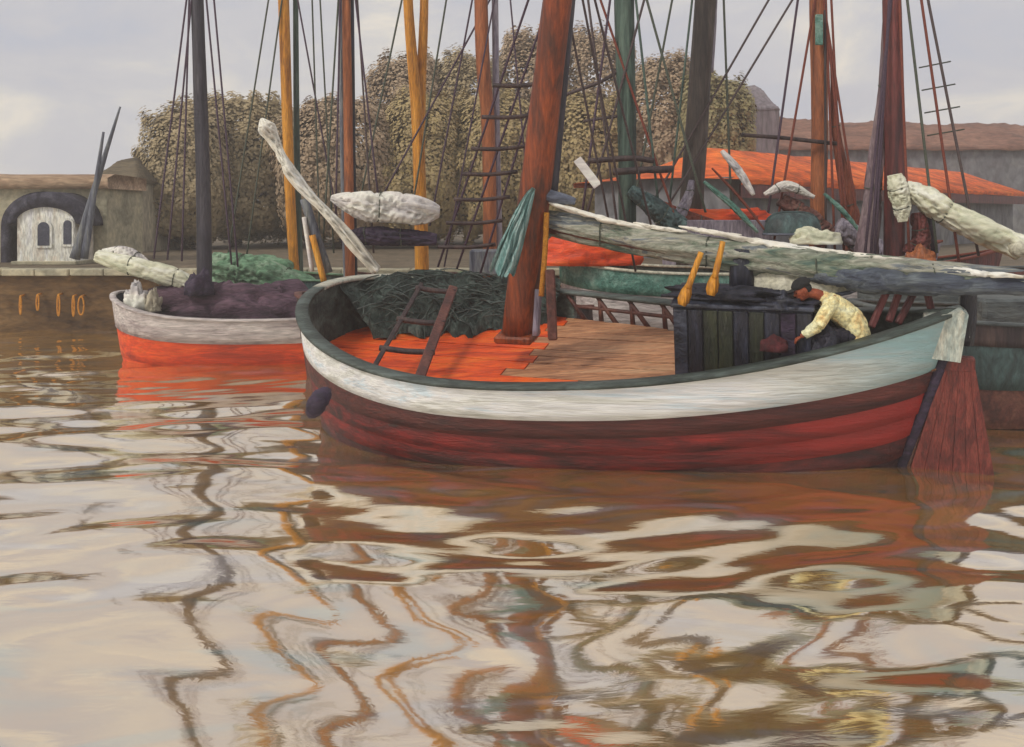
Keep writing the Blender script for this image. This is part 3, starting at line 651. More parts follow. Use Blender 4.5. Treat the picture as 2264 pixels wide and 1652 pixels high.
# mid rail frames (slanting struts seen behind the mast)
# stern post, rudder
ax_u = (hM.world(1, 0, 0) - hM.world(0, 0, 0)).normalized(); ax_v = (hM.world(0, 1, 0) - hM.world(0, 0, 0)).normalized(); ax_w = (hM.world(0, 0, 1) - hM.world(0, 0, 0)).normalized()
st = hM.pt(1, 0, -1); sb_ = hM.pt(1, 1, -1)
mk('stern_post', *beam(hM.pt(1, .2, -1) + ax_u * .03, sb_ + ax_u * .03, .13, .15, ax_v), m_violet, boat)
hv, hf = [], []
for (u, w, t) in ((-.42, -.60, .17), (-.42, -.06, .16), (.02, .06, .14), (.10, .0, .12), (.02, -.66, .13)):
    c = st + ax_u * u + ax_w * w; hv += [c - ax_v * t, c + ax_v * t]
hf = [(0, 2, 4, 6, 8), (9, 7, 5, 3, 1)] + [(2 * i, (2 * i + 1), (2 * i + 3) % 10, (2 * i + 2) % 10) for i in range(5)]
mk('stern_head', hv, hf, m_post, boat, False)
nb = 6; top0, top1 = -.20, .19; bot0, bot1 = -.62, .50
rud = mk('rudder', *beam(st - ax_u * .20 - ax_w * .72, st + ax_u * .21 - ax_w * .72, .2, .13, ax_v), m_rud, boat, False)
for k in range(nb):
    a0, a1 = k / nb + .003, (k + 1) / nb - .003; V = []
    for th in (-.055 - .004 * (k % 2), .055 + .004 * (k % 2)):
        for (u0, u1, w) in ((top0, top1, -.76), (bot0, bot1, -2.45)):
            for a in (a0, a1): V.append(st + ax_u * (u0 + (u1 - u0) * a + .02) + ax_w * w + ax_v * th)
    mk('rudder_board', V, [(0, 1, 3, 2), (6, 7, 5, 4), (0, 4, 5, 1), (2, 3, 7, 6), (0, 2, 6, 4), (1, 5, 7, 3)], m_rud, rud, False)
mk('rudder_head', *tube(spline([st + ax_u * .10 + ax_v * .2 - ax_w * .5, st + ax_u * .14 + ax_v * .2 + ax_w * .1, st + ax_u * .08 + ax_v * .2 + ax_w * .36], 8), [.13, .09], 8, .2), m_navy, boat)
mk('tiller', *tube(spline([st + ax_u * .2 + ax_w * .36, st - ax_u * .9 + ax_w * .42, st - ax_u * 1.7 + ax_w * .3], 10), [.06, .035], 8), m_slate, boat)
mk('fender', *tube(spline([P(728, 858, 12.35), P(704, 888, 12.3), P(684, 922, 12.4)], 10), lambda f: .03 + .11 * math.sin(math.pi * min(1, max(0, f))) ** .6, 12, .15), m_violet, boat)
# mast, boom, furled sail
mb = Vector((.1, 14.05, 0)); 
pole(boat, [P(1144, 742, 13.9), P(1188, 380, 13.5), P(1230, 20, 13.1), P(*up((1230, 20), (1188, 380)), 12.7)], lambda f: .25 - .05 * f, m_mast, seed=2)
mk('mast_step', *obox(P(1144, 742, 13.9), ax_u * .3, ax_v * .27, ax_w * .06, .03), m_mast, boat, False)
pole(boat, [P(1216, 452, 13.75), P(1246, 130, 13.4), P(1262, -40, 13.2), P(*up((1262, -40), (1246, 130)), 12.8)], [.10, .09], m_blk, 'rear_pole', 10)  # dark pole behind the mast, imitating its shaded right side
bA, bB = P(1196, 500, 13.75), P(2300, 610, 11.8)
boom = pole(boat, [bA, P(1700, 585, 12.7), bB], [.09, .07], m_brown, 'boom')
def roll(par, name, pts, rad, mat, seed, lump=.3, n=22, m=70, flat=.95, ls=5.0, ties=2):
    fk = [(i + .7) / (ties + .4) for i in range(ties)]; base_rad = rad; rad = lambda f: base_rad(f) * (.9 if mat is m_sailg else 1.08)
    def rr(f):
        r = rad(f)
        for q in fk: r *= 1 - .07 * math.exp(-((f - q) / .018) ** 2)
        return r
    pth = spline(pts, 110); o = mk(name, *tube(pth, rr, 44, lump * .8, seed, flat, ls), mat, par)
    if par.parent is None:
        for q in fk:
            c = pth[int(q * 110)]; ax = (pth[min(110, int(q * 110) + 2)] - c).normalized(); sx = ax.cross(Vector((0, 1, 0))).normalized(); ux = sx.cross(ax); r = rr(q) * 1.04 + .004
            mk('tie', *tube([c + (sx * math.cos(a) + ux * math.sin(a) * flat) * r + ax * .02 * math.sin(a * 2) for a in [2 * math.pi * z / 16 for z in range(17)]], .013, 5, caps=False), m_ropeg, o)
    return o
SP = [P(1200, 490, 13.75), P(1420, 532, 13.3), P(1700, 576, 12.7), P(1950, 602, 12.2), P(2290, 622, 11.85)]
SR = lambda f: .09 + .155 * math.sin(math.pi * min(1, .14 + f * .80)) ** .7
sail = roll(boat, 'furled_sail', SP, SR, m_sailg, 1.0, .5, flat=1.05, ties=4)
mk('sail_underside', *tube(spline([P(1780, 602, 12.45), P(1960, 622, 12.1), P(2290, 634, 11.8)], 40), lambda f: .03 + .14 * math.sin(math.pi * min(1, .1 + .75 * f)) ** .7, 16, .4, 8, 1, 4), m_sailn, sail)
for i, (a, b, r, sd_) in enumerate((((1204, 446), (1440, 508), .07, 2), ((1400, 492), (1520, 512), .05, 5), ((1550, 508), (1860, 566), .085, 7), ((1500, 500), (1640, 520), .05, 14), ((1760, 545), (2020, 576), .06, 9), ((1900, 574), (2130, 594), .055, 11), ((2060, 588), (2264, 612), .06, 19), ((1660, 534), (1790, 560), .05, 4))):
    d0 = 13.75 - (a[0] - 1196) / 1104 * 1.95 - .2; d1 = 13.75 - (b[0] - 1196) / 1104 * 1.95 - .2
    mid = P((a[0] + b[0]) / 2, (a[1] + b[1]) / 2 + 4, (d0 + d1) / 2)
    mk('highlight_fold', *tube(spline([P(*a, d0), mid, P(*b, d1)], 36), lambda f, r=r: .012 + r * math.sin(math.pi * min(1, max(0, f))) ** .6, 12, .8, sd_, .55, 7), m_sailw, sail)  # cream folds that put the white highlights along the sail's top
mk('gaff_jaws', *tube(spline([P(1184, 428, 13.5), P(1215, 434, 13.5), P(1272, 446, 13.5)], 10), lambda f: .04 + .06 * math.sin(math.pi * min(1, .1 + f * .8)), 10, .3, 3), m_slate, boat)
# shrouds with ratlines, far side
sh = [((1168, 0), (968, 590)), ((1212, 10), (1010, 594)), ((1222, 70), (1062, 604))]
shl = []
for (a, b) in sh:
    a2 = up(a, b, -300); p0, p1 = P(*a2, 14.2), P(*b, 16.2); shl.append((p0, p1)); mk('shroud', *tube(spline([p0, p1], 8), .022, 5), m_ropep, boat)
def at_y(i, y):
    p0, p1 = shl[i]; lo, hi = 0, 1
    for _ in range(40):
        m_ = (lo + hi) / 2; p = p0.lerp(p1, m_); yy = YH + F * (H - p.z) / p.y
        if yy < y: lo = m_
        else: hi = m_
    return p0.lerp(p1, lo)
for y in (188, 258, 328, 384, 440, 492, 545):
    a, b = at_y(0, y), at_y(2, y - 4); e_ = (b - a).normalized() * .12
    mk('ratline', *tube(spline([a - e_, (a + b) / 2 + Vector((0, 0, -.03)), b + e_], 6), .04, 6), m_dark, boat)
for a, b in (((1290, 10), (1405, 600)), ((1268, 90), (1352, 520)), ((1330, 60), (1455, 560)), ((1250, 60), (1185, 600))):
    rope(boat, [P(*up(a, b, -200), 13.2), P(*b, 14.8)], .02, m_rope, 'stay')
rope(boat, [P(1208, 470, 13.4), P(1204, 560, 13.4), P(1196, 655, 13.4)], .045, m_brass, 'halyard')
rope(boat, [P(1190, 640, 13.5), P(1184, 742, 13.5)], .06, m_lav, 'halyard_coil')
mk('pin_rail_post', *beam(P(1216, 596, 13.3), P(1222, 752, 13.3), .14, .12), m_brown, boat, False)
# cabin / engine casing with upright boards
cb = hM.world(6.95, -.12, wdk(.71)); cL, cW, cHt = .92, .50, 1.14
cab = mk('cabin', *obox(cb + ax_w * (cHt / 2), ax_u * cL, ax_v * cW, ax_w * (cHt / 2), .02), m_navy, boat, False)
for k in range(9):
    m = (m_navys, m_navy, m_navyg, m_navyg, m_navy, m_navyg, m_navy, m_violet, m_navy)[k]
    mk('board', *obox(cb + ax_u * (-cL + cL * 2 * (k + .5) / 9) - ax_v * (cW + .014) + ax_w * (cHt / 2 - .01), ax_u * (cL / 9 - .008), ax_v * (.018 + .006 * (k % 2)), ax_w * (cHt / 2 - .02), .01), m, cab, False)
mk('lid', *obox(cb + ax_w * (cHt + .03), ax_u * (cL + .03), ax_v * (cW + .05), ax_w * .03, .02), m_navys, cab, False)
mk('chimney', *tube([cb + ax_u * -.02 + ax_v * .1 + ax_w * cHt, cb + ax_u * -.04 + ax_v * .1 + ax_w * (cHt + .38), cb + ax_u * -.02 + ax_v * .1 + ax_w * (cHt + .7)], [.21, .12], 12, .1), m_navy, boat)
q_ = cb - ax_u * .1 + ax_w * (cHt + .01)
mk('tarpaulin', *mound(q_.x, q_.y, q_.z, .86, .5, .17, 21, 44, .45, -.33), m_navyc, cab)
q_ = cb + ax_u * .55 - ax_v * .12 + ax_w * (cHt - .06)
mk('tarpaulin', *mound(q_.x, q_.y, q_.z, .62, .42, .2, 5, 44, .5, -.33), m_navy, cab)
q_ = cb + ax_u * .95 - ax_v * .35 + ax_w * .25
mk('tarpaulin', *mound(q_.x, q_.y, q_.z, .55, .34, .6, 8, 44, .45, -.33), m_navyc, cab)
c2 = hM.world(8.35, -.05, wdk(.86))
mk('hatch', *obox(c2 + ax_w * .17, ax_u * .5, ax_v * .36, ax_w * .19, .04), m_violet, boat, False)
# boom crutch
for a, b in (((1972, 618), (1926, 724)), ((1990, 640), (1965, 712)), ((2042, 606), (1985, 716)), ((2040, 606), (2064, 706))):
    mk('boom_crutch', *beam(P(*a, 12.35), P(*b, 12.25), .085, .08), m_plum, boat, False)
mk('boom_crutch', *beam(P(1975, 640, 12.3), P(2092, 640, 12.3), .11, .07), m_plum, boat, False)

# ---- things on the big boat
lad = thing('ladder', P(870, 842, 12.8), 'dark wooden ladder leaning across the orange foredeck', 'ladder')
lA0, lA1 = P(812, 838, 12.75), P(932, 628, 15.6); lB0, lB1 = P(924, 846, 12.7), P(1002, 636, 15.6)
mk('rail', *beam(lA0, lA1, .07, .06), m_dark, lad, False); mk('rail', *beam(lB0, lB1, .15, .08), m_brown, lad, False)
for k in (.28, .58, .95):
    a, b = lA0.lerp(lA1, k), lB0.lerp(lB1, k); e_ = (b - a) * .12
    mk('rung', *tube(spline([a - e_, (a + b) / 2 + Vector((0, 0, -.02)), b + e_], 6), .045, 7), m_dark, lad)
def cloth():
    top = P(1178, 414, 13.2); V = []; Fc = []; nu, nv = 30, 18
    for j in range(nv + 1):
        f = j / nv; a = P(1178 - 95 * f ** .75 - 2, 414 + 182 * f, 13.2); b = P(1184 - 34 * f - 10 * f * f, 418 + 185 * f, 13.2)
        for i in range(nu + 1):
            g = i / nu; p = a.lerp(b, g)
            fold = noise.noise(Vector((g * 5.5 + f * .6, f * 1.1, 4))) + .55 * noise.noise(Vector((g * 13 + f, f * 2.2, 9)))
            V.append(p + Vector((.04 * f * noise.noise(Vector((g * 4, f * 5, 1))), -.22 * fold * (.2 + .8 * f) - .2 * math.sin(g * 3.1) * f, (.10 * noise.noise(Vector((g * 7, 3, 3))) * f - .06 * math.sin(g * 3.1) * f))))
    for j in range(nv):
        for i in range(nu): a = j * (nu + 1) + i; Fc.append((a, a + 1, a + nu + 2, a + nu + 1))
    n = len(V); V += [v + Vector((0, .05, 0)) for v in V]; Fc += [tuple(i + n for i in q[::-1]) for q in Fc]
    edge = list(range(nu + 1)) + [(j + 1) * (nu + 1) - 1 for j in range(1, nv + 1)] + [nv * (nu + 1) + i for i in range(nu - 1, -1, -1)] + [j * (nu + 1) for j in range(nv - 1, 0, -1)]
    for i in range(len(edge)): a, b = edge[i], edge[(i + 1) % len(edge)]; Fc.append((a, b, b + n, a + n))
    mk('hanging_cloth', V, Fc, m_teal, label='pale teal gathered cloth hanging at the red-brown mast', cat='cloth')
cloth()
for (a, b, d, lab) in (((1550, 558), (1508, 672), 12.15, 'thick yellow oar left of the two leaning behind the dark cabin'), ((1598, 534), (1572, 650), 12.2, 'yellow oar leaning nearer the dark chimney')):
    t = thing('oar', P(*b, d), lab, 'oar', 'yellow oars by the cabin'); p0, p1 = P(*b, d), P(*a, d + .05)
    mk('loom', *tube(spline([p0.lerp(p1, .3), p1], 8), [.045, .04], 8, .1), m_yel, t)
    ax = (p1 - p0).normalized(); sx = ax.cross(Vector((0, 1, 0))).normalized(); V = []
    prof_ = ((-.05, .05), (.05, .085), (.2, .08), (.34, .045))
    V, Fc = [], []
    for k, w in prof_:
        c = p0.lerp(p1, k + .02)
        V += [c - sx * w, c + Vector((0, -.03, 0)), c + sx * w, c + Vector((0, .03, 0))]
    for i in range(3):
        for j in range(4): q = i * 4 + j; r_ = i * 4 + (j + 1) % 4; Fc.append((q, r_, r_ + 4, q + 4))
    Fc += [(3, 2, 1, 0), (12, 13, 14, 15)]
    mk('blade', V, Fc, m_yel, t)
def dinghy_up(c, ux, vx, L, B, Ht, mat, name, label, keel=True):
    """upturned small boat"""
    V = []; Fc = []; ns, nt2 = 22, 12
    for i in range(ns + 1):
        s = i / ns; b = B * max(0, 1 - abs(2 * s - 1) ** 2.6) ** .7; hh = Ht * (1 - .35 * abs(2 * s - 1) ** 3) * (max(0, 1 - abs(2 * s - 1) ** 8)) ** .5
        for j in range(nt2 + 1):
            a = math.pi * j / nt2; V.append(c + ux * (s - .5) * L + vx * b * math.cos(a) + Vector((0, 0, hh * math.sin(a) ** .8)))
    w = nt2 + 1
    for i in range(ns):
        for j in range(nt2): a = i * w + j; Fc.append((a, a + w, a + w + 1, a + 1))
    t = thing(name, c, label, 'boat'); mk('hull', V, Fc, mat, t)
    mk('gunwale', *tube([c + ux * (i / 24 - .5) * L - vx * (B * max(0, 1 - abs(2 * i / 24 - 1) ** 2.6) ** .7 + .01) + Vector((0, 0, .02)) for i in range(25)], .03, 6), m_slate, t)
    if keel: mk('keel', *tube([c + ux * (i / 16 - .5) * L * .9 + Vector((0, 0, Ht * (1 - .35 * abs((2 * i / 16 - 1) * .9) ** 3) * (1 - abs((2 * i / 16 - 1) * .9) ** 8) ** .5 + .01)) for i in range(17)], .025, 6), mat, t)
    return t
dinghy_up(cb + ax_u * .62 + ax_v * .3 + ax_w * (cHt + .06), ax_u, ax_v, 1.7, .36, .5, m_ivory, 'upturned_dinghy', 'cream upturned dinghy lying on the dark cabin roof behind the crouching man')
mk('crimson_bundle', *mound(P(1712, 776, 12.15).x, 12.15, P(1712, 776, 12.15).z, .19, .16, .2, 3, 40, .2), m_crim, label='crimson cloth bundle at the crouching man\'s feet', cat='bundle')

# ---- the man
def fuse(name, sets, mat, parent, vox, folds=0.0, seed=0):
    """several closed shapes fused into one continuous skin"""
    V, Fc = join(*sets); me = bpy.data.meshes.new(name); me.from_pydata([tuple(v) for v in V], [], Fc); o = bpy.data.objects.new(name, me); COL.objects.link(o)
    md = o.modifiers.new('r', 'REMESH'); md.mode = 'VOXEL'; md.voxel_size = vox; md.use_smooth_shade = True
    sm = o.modifiers.new('s', 'SMOOTH'); sm.iterations = 4; sm.factor = .5
    bpy.context.view_layer.update(); m2 = bpy.data.meshes.new_from_object(o.evaluated_get(bpy.context.evaluated_depsgraph_get())); bpy.data.objects.remove(o)
    b = base_of(parent); nrm = [v.normal.copy() for v in m2.vertices]
    for v, n_ in zip(m2.vertices, nrm):
        if folds:
            k = noise.noise(Vector((v.co.x * 9 + seed, v.co.y * 5, v.co.z * 6))); v.co += n_ * folds * (.4 - math.exp(-(k / .14) ** 2))
        v.co -= b
    m2.polygons.foreach_set('use_smooth', [True] * len(m2.polygons)); m2.materials.clear(); m2.materials.append(mat); m2.name = name
    q = bpy.data.objects.new(name, m2); COL.objects.link(q); q.parent = parent; return q
def ell(c, rx, ry, rz, ax=Vector((1, 0, 0)), n=16):
    ay = Vector((0, 1, 0)); az = ax.cross(ay).normalized(); V = []; Fc = []
    V.append(c + az * rz)
    for i in range(1, n // 2):
        th = math.pi * i / (n // 2)
        for j in range(n): a = 2 * math.pi * j / n; V.append(c + ax * rx * math.sin(th) * math.cos(a) + ay * ry * math.sin(th) * math.sin(a) + az * rz * math.cos(th))
    V.append(c - az * rz); m = n // 2 - 1
    for j in range(n):
        j2 = (j + 1) % n; Fc.append((0, 1 + j, 1 + j2)); Fc.append((len(V) - 1, 1 + (m - 1) * n + j2, 1 + (m - 1) * n + j))
        for i in range(m - 1): Fc.append((1 + i * n + j, 1 + (i + 1) * n + j, 1 + (i + 1) * n + j2, 1 + i * n + j2))
    return V, Fc
def man():
    O = P(1887, 744, 12.2); K = 1.08
    def Q(x, y, z): return O + Vector((x, y, z)) * K
    t = thing('person', Q(-.3, 0, -.45), 'man in a straw-yellow shirt and black cap crouching over his work', 'person')
    def limb(pts, r0, r1, n=10): return tube(spline(pts, 10), [r0 * K, r1 * K], n)
    fd = Vector((-.88, 0, -.47)).normalized(); hu = Vector((-.47, 0, .88)).normalized(); hc = Q(-.64, 0, .575)
    B = [limb([Q(0, y, .02), Q(-.10, y, .22), Q(-.34, y * 1.2, .44)], .12, .12) for y in (-.07, .07)]
    B += [limb([Q(-.34, 0, .46), Q(-.46, 0, .53), hc + hu * -.03], .075, .06), ell(hc, .108 * K, .082 * K, .118 * K, fd), ell(hc + fd * .05 - hu * .07, .062 * K, .055 * K, .055 * K, fd), ell(hc + fd * .112 - hu * .015, .028, .018, .028, fd), ell(hc + fd * .095 - hu * .075, .02, .03, .012, fd), ell(hc + fd * .09 + hu * .03, .022, .06, .014, fd)]
    for sy in (-1, 1): B.append(ell(hc + Vector((0, sy * .088, 0)) - fd * .01, .032, .016, .045, fd))
    S = [limb([Q(.02, y, -.02), Q(-.06, y, .22), Q(-.33, y * 1.1, .42)], .165, .15, 14) for y in (-.08, 0, .08)] + [limb([Q(-.32, 0, .44), Q(-.42, 0, .50)], .11, .085)]
    T = [limb([Q(.02, y, -.05), Q(-.05, y, .06)], .17, .15) for y in (-.07, .07)]
    for sy, ex, hx in ((-1, (-.53, .16), (-.70, .02)), (1, (-.56, .20), (-.80, .06))):
        sh_, el_, wr = Q(-.36, sy * .2, .42), Q(ex[0], sy * .25, ex[1]), Q(hx[0], sy * .15, hx[1])
        B += [limb([sh_, el_], .062, .048), limb([el_, wr], .047, .03)]
        S += [limb([Q(-.33, sy * .12, .42), sh_, el_], .10, .078), limb([el_, el_.lerp(wr, .85)], .078, .055)]
        dh = (wr - el_).normalized(); pm = wr + dh * .07; B.append(ell(wr + dh * .055, .052, .042, .022, dh))
        for k in range(4):
            L_ = (.062, .076, .07, .055)[k]; p0 = pm + Vector((0, (k - 1.5) * .021, 0)); p1 = p0 + (dh + Vector((.15, 0, -.4))).normalized() * L_ * .6; p2 = p1 + (dh + Vector((.8, 0, -.7))).normalized() * L_ * .5
            B.append(tube(spline([p0 - dh * .02, p1, p2], 6), [.0105, .008], 7))
        p0 = wr + dh * .03 + Vector((0, -sy * .03, 0)); B.append(tube(spline([p0, p0 + dh * .03 + Vector((-.01, -sy * .025, -.01)), p0 + dh * .065 + Vector((0, -sy * .03, -.03))], 6), [.013, .009], 7))
        hp, kn, an = Q(-.02, sy * .10, 0), Q(-.44, sy * .17, .05), Q(-.40, sy * .15, -.38)
        B += [limb([hp, kn], .085, .062), limb([kn, an], .058, .04), limb([an, an + Vector((-.16, 0, -.03))], .042, .034)]
        T += [limb([hp, kn], .115, .088), limb([kn, an + Vector((0, 0, .06))], .088, .065)]
        mk('shoe', *tube(spline([an + Vector((.07, 0, -.02)), an + Vector((-.05, 0, -.02)), an + Vector((-.22, 0, -.05))], 8), lambda f: (.058 + .012 * math.sin(3 * f)) * K, 12, 0, 0, .8), m_hat, t)
    fuse('body', B, m_skin, t, .007); fuse('shirt', S, m_shirt, t, .012, .014, 3); fuse('trousers', T, m_trou, t, .013, .02, 9)
    cap = fuse('cap', [ell(hc + hu * .085 - fd * .02, .135 * K, .115 * K, .06 * K, fd), ell(hc + hu * .115 - fd * .02, .11 * K, .10 * K, .05 * K, fd)], m_hat, t, .01, .006, 2)
    mk('peak', *ell(hc + hu * .062 + fd * .12, .075, .085, .012, fd), m_hat, cap)
    mk('hair', *ell(hc - fd * .045 + hu * .01, .085 * K, .088 * K, .085 * K, fd), m_hat, t)
    for sy in (-1, 1): mk('eye', *ell(hc + fd * .098 + hu * .012 + Vector((0, sy * .036, 0)), .010, .014, .009, fd, 8), m_hat, t)
man()

# ---- other boats
def boat_basic(name, label, h, bands, dkdrop, m_in, m_dk, m_rail, rail_w=.16):
    t = thing(name, h.world(h.L / 2, 0, h.keel), label, 'boat')
    for side in (-1, 1):
        t0 = 0.0
        for nm, t1, mat in bands:
            mk(nm, *skin(h, side, t0, t1, 0, .02, 3, lip=.02), mat, t); t0 = t1
        wd = lambda s: h.w0 - dkdrop
        td = lambda s: max(.02, h.tw(s, wd(s)))
        mk('bulwark_lining', *skin(h, side, 0, td, -.07, -.07, 2), m_in, t)
        mk('cap_rail', *caprail(h, side, rail_w, .05, .04), m_rail, t)
    mk('deck', *deck_sheet(h, wd, .08), m_dk, t)
    return t
# white and vermilion boat on the left
hL = Hull(-9.55, 21.9, .02, .09, 8.6, 1.25, 1.13, .42, .4, .45, 2.0, .22, 2.2, .25, .4)
bL = boat_basic('sailing_boat', 'white sailing boat with vermilion bottom moored at the left', hL, [('white_strake', .33, m_lw), ('vermilion_strake', .68, m_lr), ('vermilion_strake', 1.0, m_lr)], .3, m_navy, m_purp, m_lw, .14)  # navy lining colours in the shading inside the rim
pole(bL, [P(452, 660, 22), P(449, 400, 22), P(436, 0, 22), P(*up((436, 0), (449, 400)), 22)], [.19, .14], m_blk, seed=5)
roll(bL, 'furled_sail', [P(214, 566, 21.6), P(300, 590, 21.6), P(380, 612, 21.7), P(440, 634, 21.8)], lambda f: .1 + .13 * math.sin(math.pi * min(1, .1 + f * .85)), m_sailx, 3, .4, 16, 40)
roll(bL, 'furled_sail', [P(226, 556, 21.8), P(280, 566, 21.8), P(330, 585, 21.8)], lambda f: .06 + .14 * math.sin(math.pi * min(1, f)), m_sailq, 8, .4, 16, 30)
mk('tarpaulin', *mound(P(500, 690, 21.9).x, 21.95, .85, 2.1, .62, .95, 6, 40, .4), m_purp, bL)
mk('tarpaulin', *mound(P(620, 690, 22.1).x, 22.0, .85, 1.3, .6, .85, 12, 36, .4), m_purp, bL)
mk('sail_bag', *mound(P(442, 650, 21.4).x, 21.4, P(442, 652, 21.4).z, .32, .3, .56, 9, 22, .4), m_violet, bL)
mk('canvas_bundle', *mound(P(300, 682, 21.2).x, 21.25, P(300, 684, 21.2).z, .26, .24, .58, 2, 22, .5), m_sailq, bL)
mk('canvas_bundle', *mound(P(338, 686, 21.1).x, 21.15, P(338, 688, 21.1).z, .18, .2, .40, 7, 18, .5), m_pale, bL)
for a, b, m in (((420, -60), (340, 572), m_ropep), ((414, 100), (370, 575), m_ropep), ((414, 150), (402, 578), m_ropep), ((474, 10), (526, 590), m_ropep), ((462, 60), (512, 585), m_ropep)):
    rope(bL, [P(*(up(a, b, -250)), 22), P(*b, 21.6)], .024, m)
# green boat with the golden mast
hG = Hull(-7.6, 24.6, .05, 0, 8, 1.2, 1.7, .3, .4, .5, 2.0, .25, 2.0, .3, .4)
bG = boat_basic('sailing_boat', 'green-covered sailing boat with the leftmost golden mast', hG, [('strake', .4, m_thull), ('strake', 1.0, m_dark)], .3, m_green, m_tan, m_lgreen)
pole(bG, [P(654, 650, 24.4), P(640, 400, 24.4), P(627, 0, 24.4), P(*up((627, 0), (640, 400)), 24.4)], [.13, .16], m_gold, seed=7)
pole(bG, [P(664, 650, 24.7), P(656, 300, 24.7), P(652, -300, 24.7)], [.10, .07], m_grnm, 'side_pole', 10)  # dark green pole standing in for the shadow beside the golden mast
roll(bG, 'green_tarpaulin', [P(470, 584, 23.6), P(540, 598, 23.6), P(620, 622, 23.6), P(700, 652, 23.6)], lambda f: .16 + .26 * math.sin(math.pi * min(1, .15 + f * .7)), m_lgreen, 5, .5, 18, 40)
mk('tarpaulin', *mound(P(560, 620, 24).x, 24.1, P(560, 640, 24).z, 1.3, .6, .8, 15, 30, .4), m_lgreen, bG)
for a, b, m in (((600, -40), (500, 590), m_ropeg), ((622, 10), (542, 590), m_ropeg), ((640, -100), (760, 560), m_ropep), ((706, -30), (738, 560), m_ropeg), ((690, 0), (708, 560), m_ropeg)):
    rope(bG, [P(*(up(a, b, -250)), 24.4), P(*b, 23.9)], .024, m)
# boat with steeved bowsprit, white furled sail, navy-and-orange mast
hS = Hull(-4.6, 19.4, .06, 0, 8, 1.2, 1.45, .3, .4, .5, 2.0, .25, 2.0, .3, .4)
bS = boat_basic('sailing_boat', 'sailing boat with white furled sails hidden behind the red boat\'s bow', hS, [('strake', .4, m_dark), ('strake', 1.0, m_brown)], .3, m_green, m_tan, m_brown)
pole(bS, [P(774, 640, 19.8), P(770, 300, 19.8), P(766, 0, 19.8), P(765, -420, 19.8)], [.11, .09], m_orm, seed=3)
pole(bS, [P(784, 640, 20.0), P(780, 300, 20.0), P(774, -420, 20.0)], [.07, .05], m_navy, 'mast_batten', 10)
pole(bS, [P(766, 640, 20.1), P(757, 300, 20.1), P(750, -420, 20.1)], [.06, .06], m_sluiceb, 'mast_batten', 10)
roll(bS, 'furled_jib', [P(578, 262, 18.2), P(606, 312, 18.2), P(650, 390, 18.3), P(740, 490, 18.5), P(832, 598, 18.8)], lambda f: .03 + .155 * min(1, f * 9) ** .7 + .04 * math.exp(-((f - .14) / .08) ** 2) + .02 * math.sin(f * 17) - .03 * math.exp(-((f - .36) / .07) ** 2), m_sailw, 2, .8, 18, 50, .55, 7, 0)
roll(bS, 'furled_sail', [P(732, 438, 18.6), P(800, 452, 18.6), P(880, 462, 18.7), P(972, 468, 18.8)], lambda f: .05 + .24 * min(1, f * 2.5) ** .8 * (1 - .75 * max(0, (f - .8) / .2) ** 2), m_sailq, 11, .6, 20, 44, .95, 5, 1)
roll(bS, 'furled_sail', [P(776, 522, 18.7), P(840, 522, 18.7), P(966, 530, 18.8)], lambda f: .08 + .10 * math.sin(math.pi * min(1, .15 + f * .75)), m_violet, 21, .5, 16, 30)
rope(bS, [P(690, 520, 19), P(716, 622, 19)], .07, m_yel, 'spar'); rope(bS, [P(672, 440, 19.2), P(726, 604, 19.2)], .10, m_sluiceb, 'spar'); rope(bS, [P(672, 480, 19.1), P(690, 600, 19.1)], .05, m_sailq, 'spar')
for a, b, m in (((752, 0), (742, 480), m_ropep), ((748, 0), (712, 570), m_ropeg), ((786, 0), (840, 470), m_ropep), ((790, 0), (826, 560), m_rope)):
    rope(bS, [P(*(up(a, b, -250)), 19.8), P(*b, 19.4)], .022, m)
# golden forked mast
hY = Hull(-4.2, 23.6, -.04, 0, 8, 1.2, 1.6, .3, .4, .5, 2.0, .25, 2.0, .3, .4)
bY = boat_basic('sailing_boat', 'sailing boat with the forked golden mast before the ochre house', hY, [('strake', .4, m_brown), ('strake', 1.0, m_dark)], .3, m_green, m_tan, m_brown)
pole(bY, [P(935, 690, 23.4), P(930, 470, 23.4), P(922, 260, 23.4), P(902, 0, 23.4), P(886, -420, 23.4)], [.19, .11], m_gold, seed=4)
pole(bY, [P(926, 330, 23.5), P(930, 200, 23.6), P(938, 0, 23.6), P(944, -420, 23.6)], [.16, .09], m_gold, 'mast_fork', 12)
for a, b, m in (((880, 40), (790, 470), m_ropeg), ((990, -20), (905, 500), m_ropeg), ((1050, 60), (822, 476), m_ropep), ((1044, 0), (950, 500), m_ropep)):
    rope(bY, [P(*(up(a, b, -200)), 23.2), P(*b, 22.6)], .026, m, 'stay')
# orange mast
hO = Hull(-1.6, 22.0, .03, 0, 8, 1.2, 1.7, .3, .4, .5, 2.0, .25, 2.0, .3, .4)
bO = boat_basic('sailing_boat', 'sailing boat with the pale orange mast behind the rope ladder', hO, [('strake', .4, m_orm), ('strake', 1.0, m_dark)], .3, m_green, m_tan, m_brown)
pole(bO, [P(1084, 690, 21.8), P(1080, 300, 21.8), P(1066, 90, 21.8), P(1056, -420, 21.8)], [.16, .17], m_orm, seed=8)
pole(bO, [P(1106, 660, 22), P(1098, 300, 22), P(1090, -420, 22)], [.09, .08], m_lav, 'side_pole', 10)
mk('house_box', *obox(P(1072, 580, 21.2), (.35, 0, 0), (0, .3, 0), (0, 0, .3), .04), m_sluiceb, bO, False)
for a, b in (((1046, 250), (982, 590)), ((1130, 20), (1165, 400))): rope(bO, [P(*up(a, b, -200), 21.8), P(*b, 21.2)], .022, m_ropep)
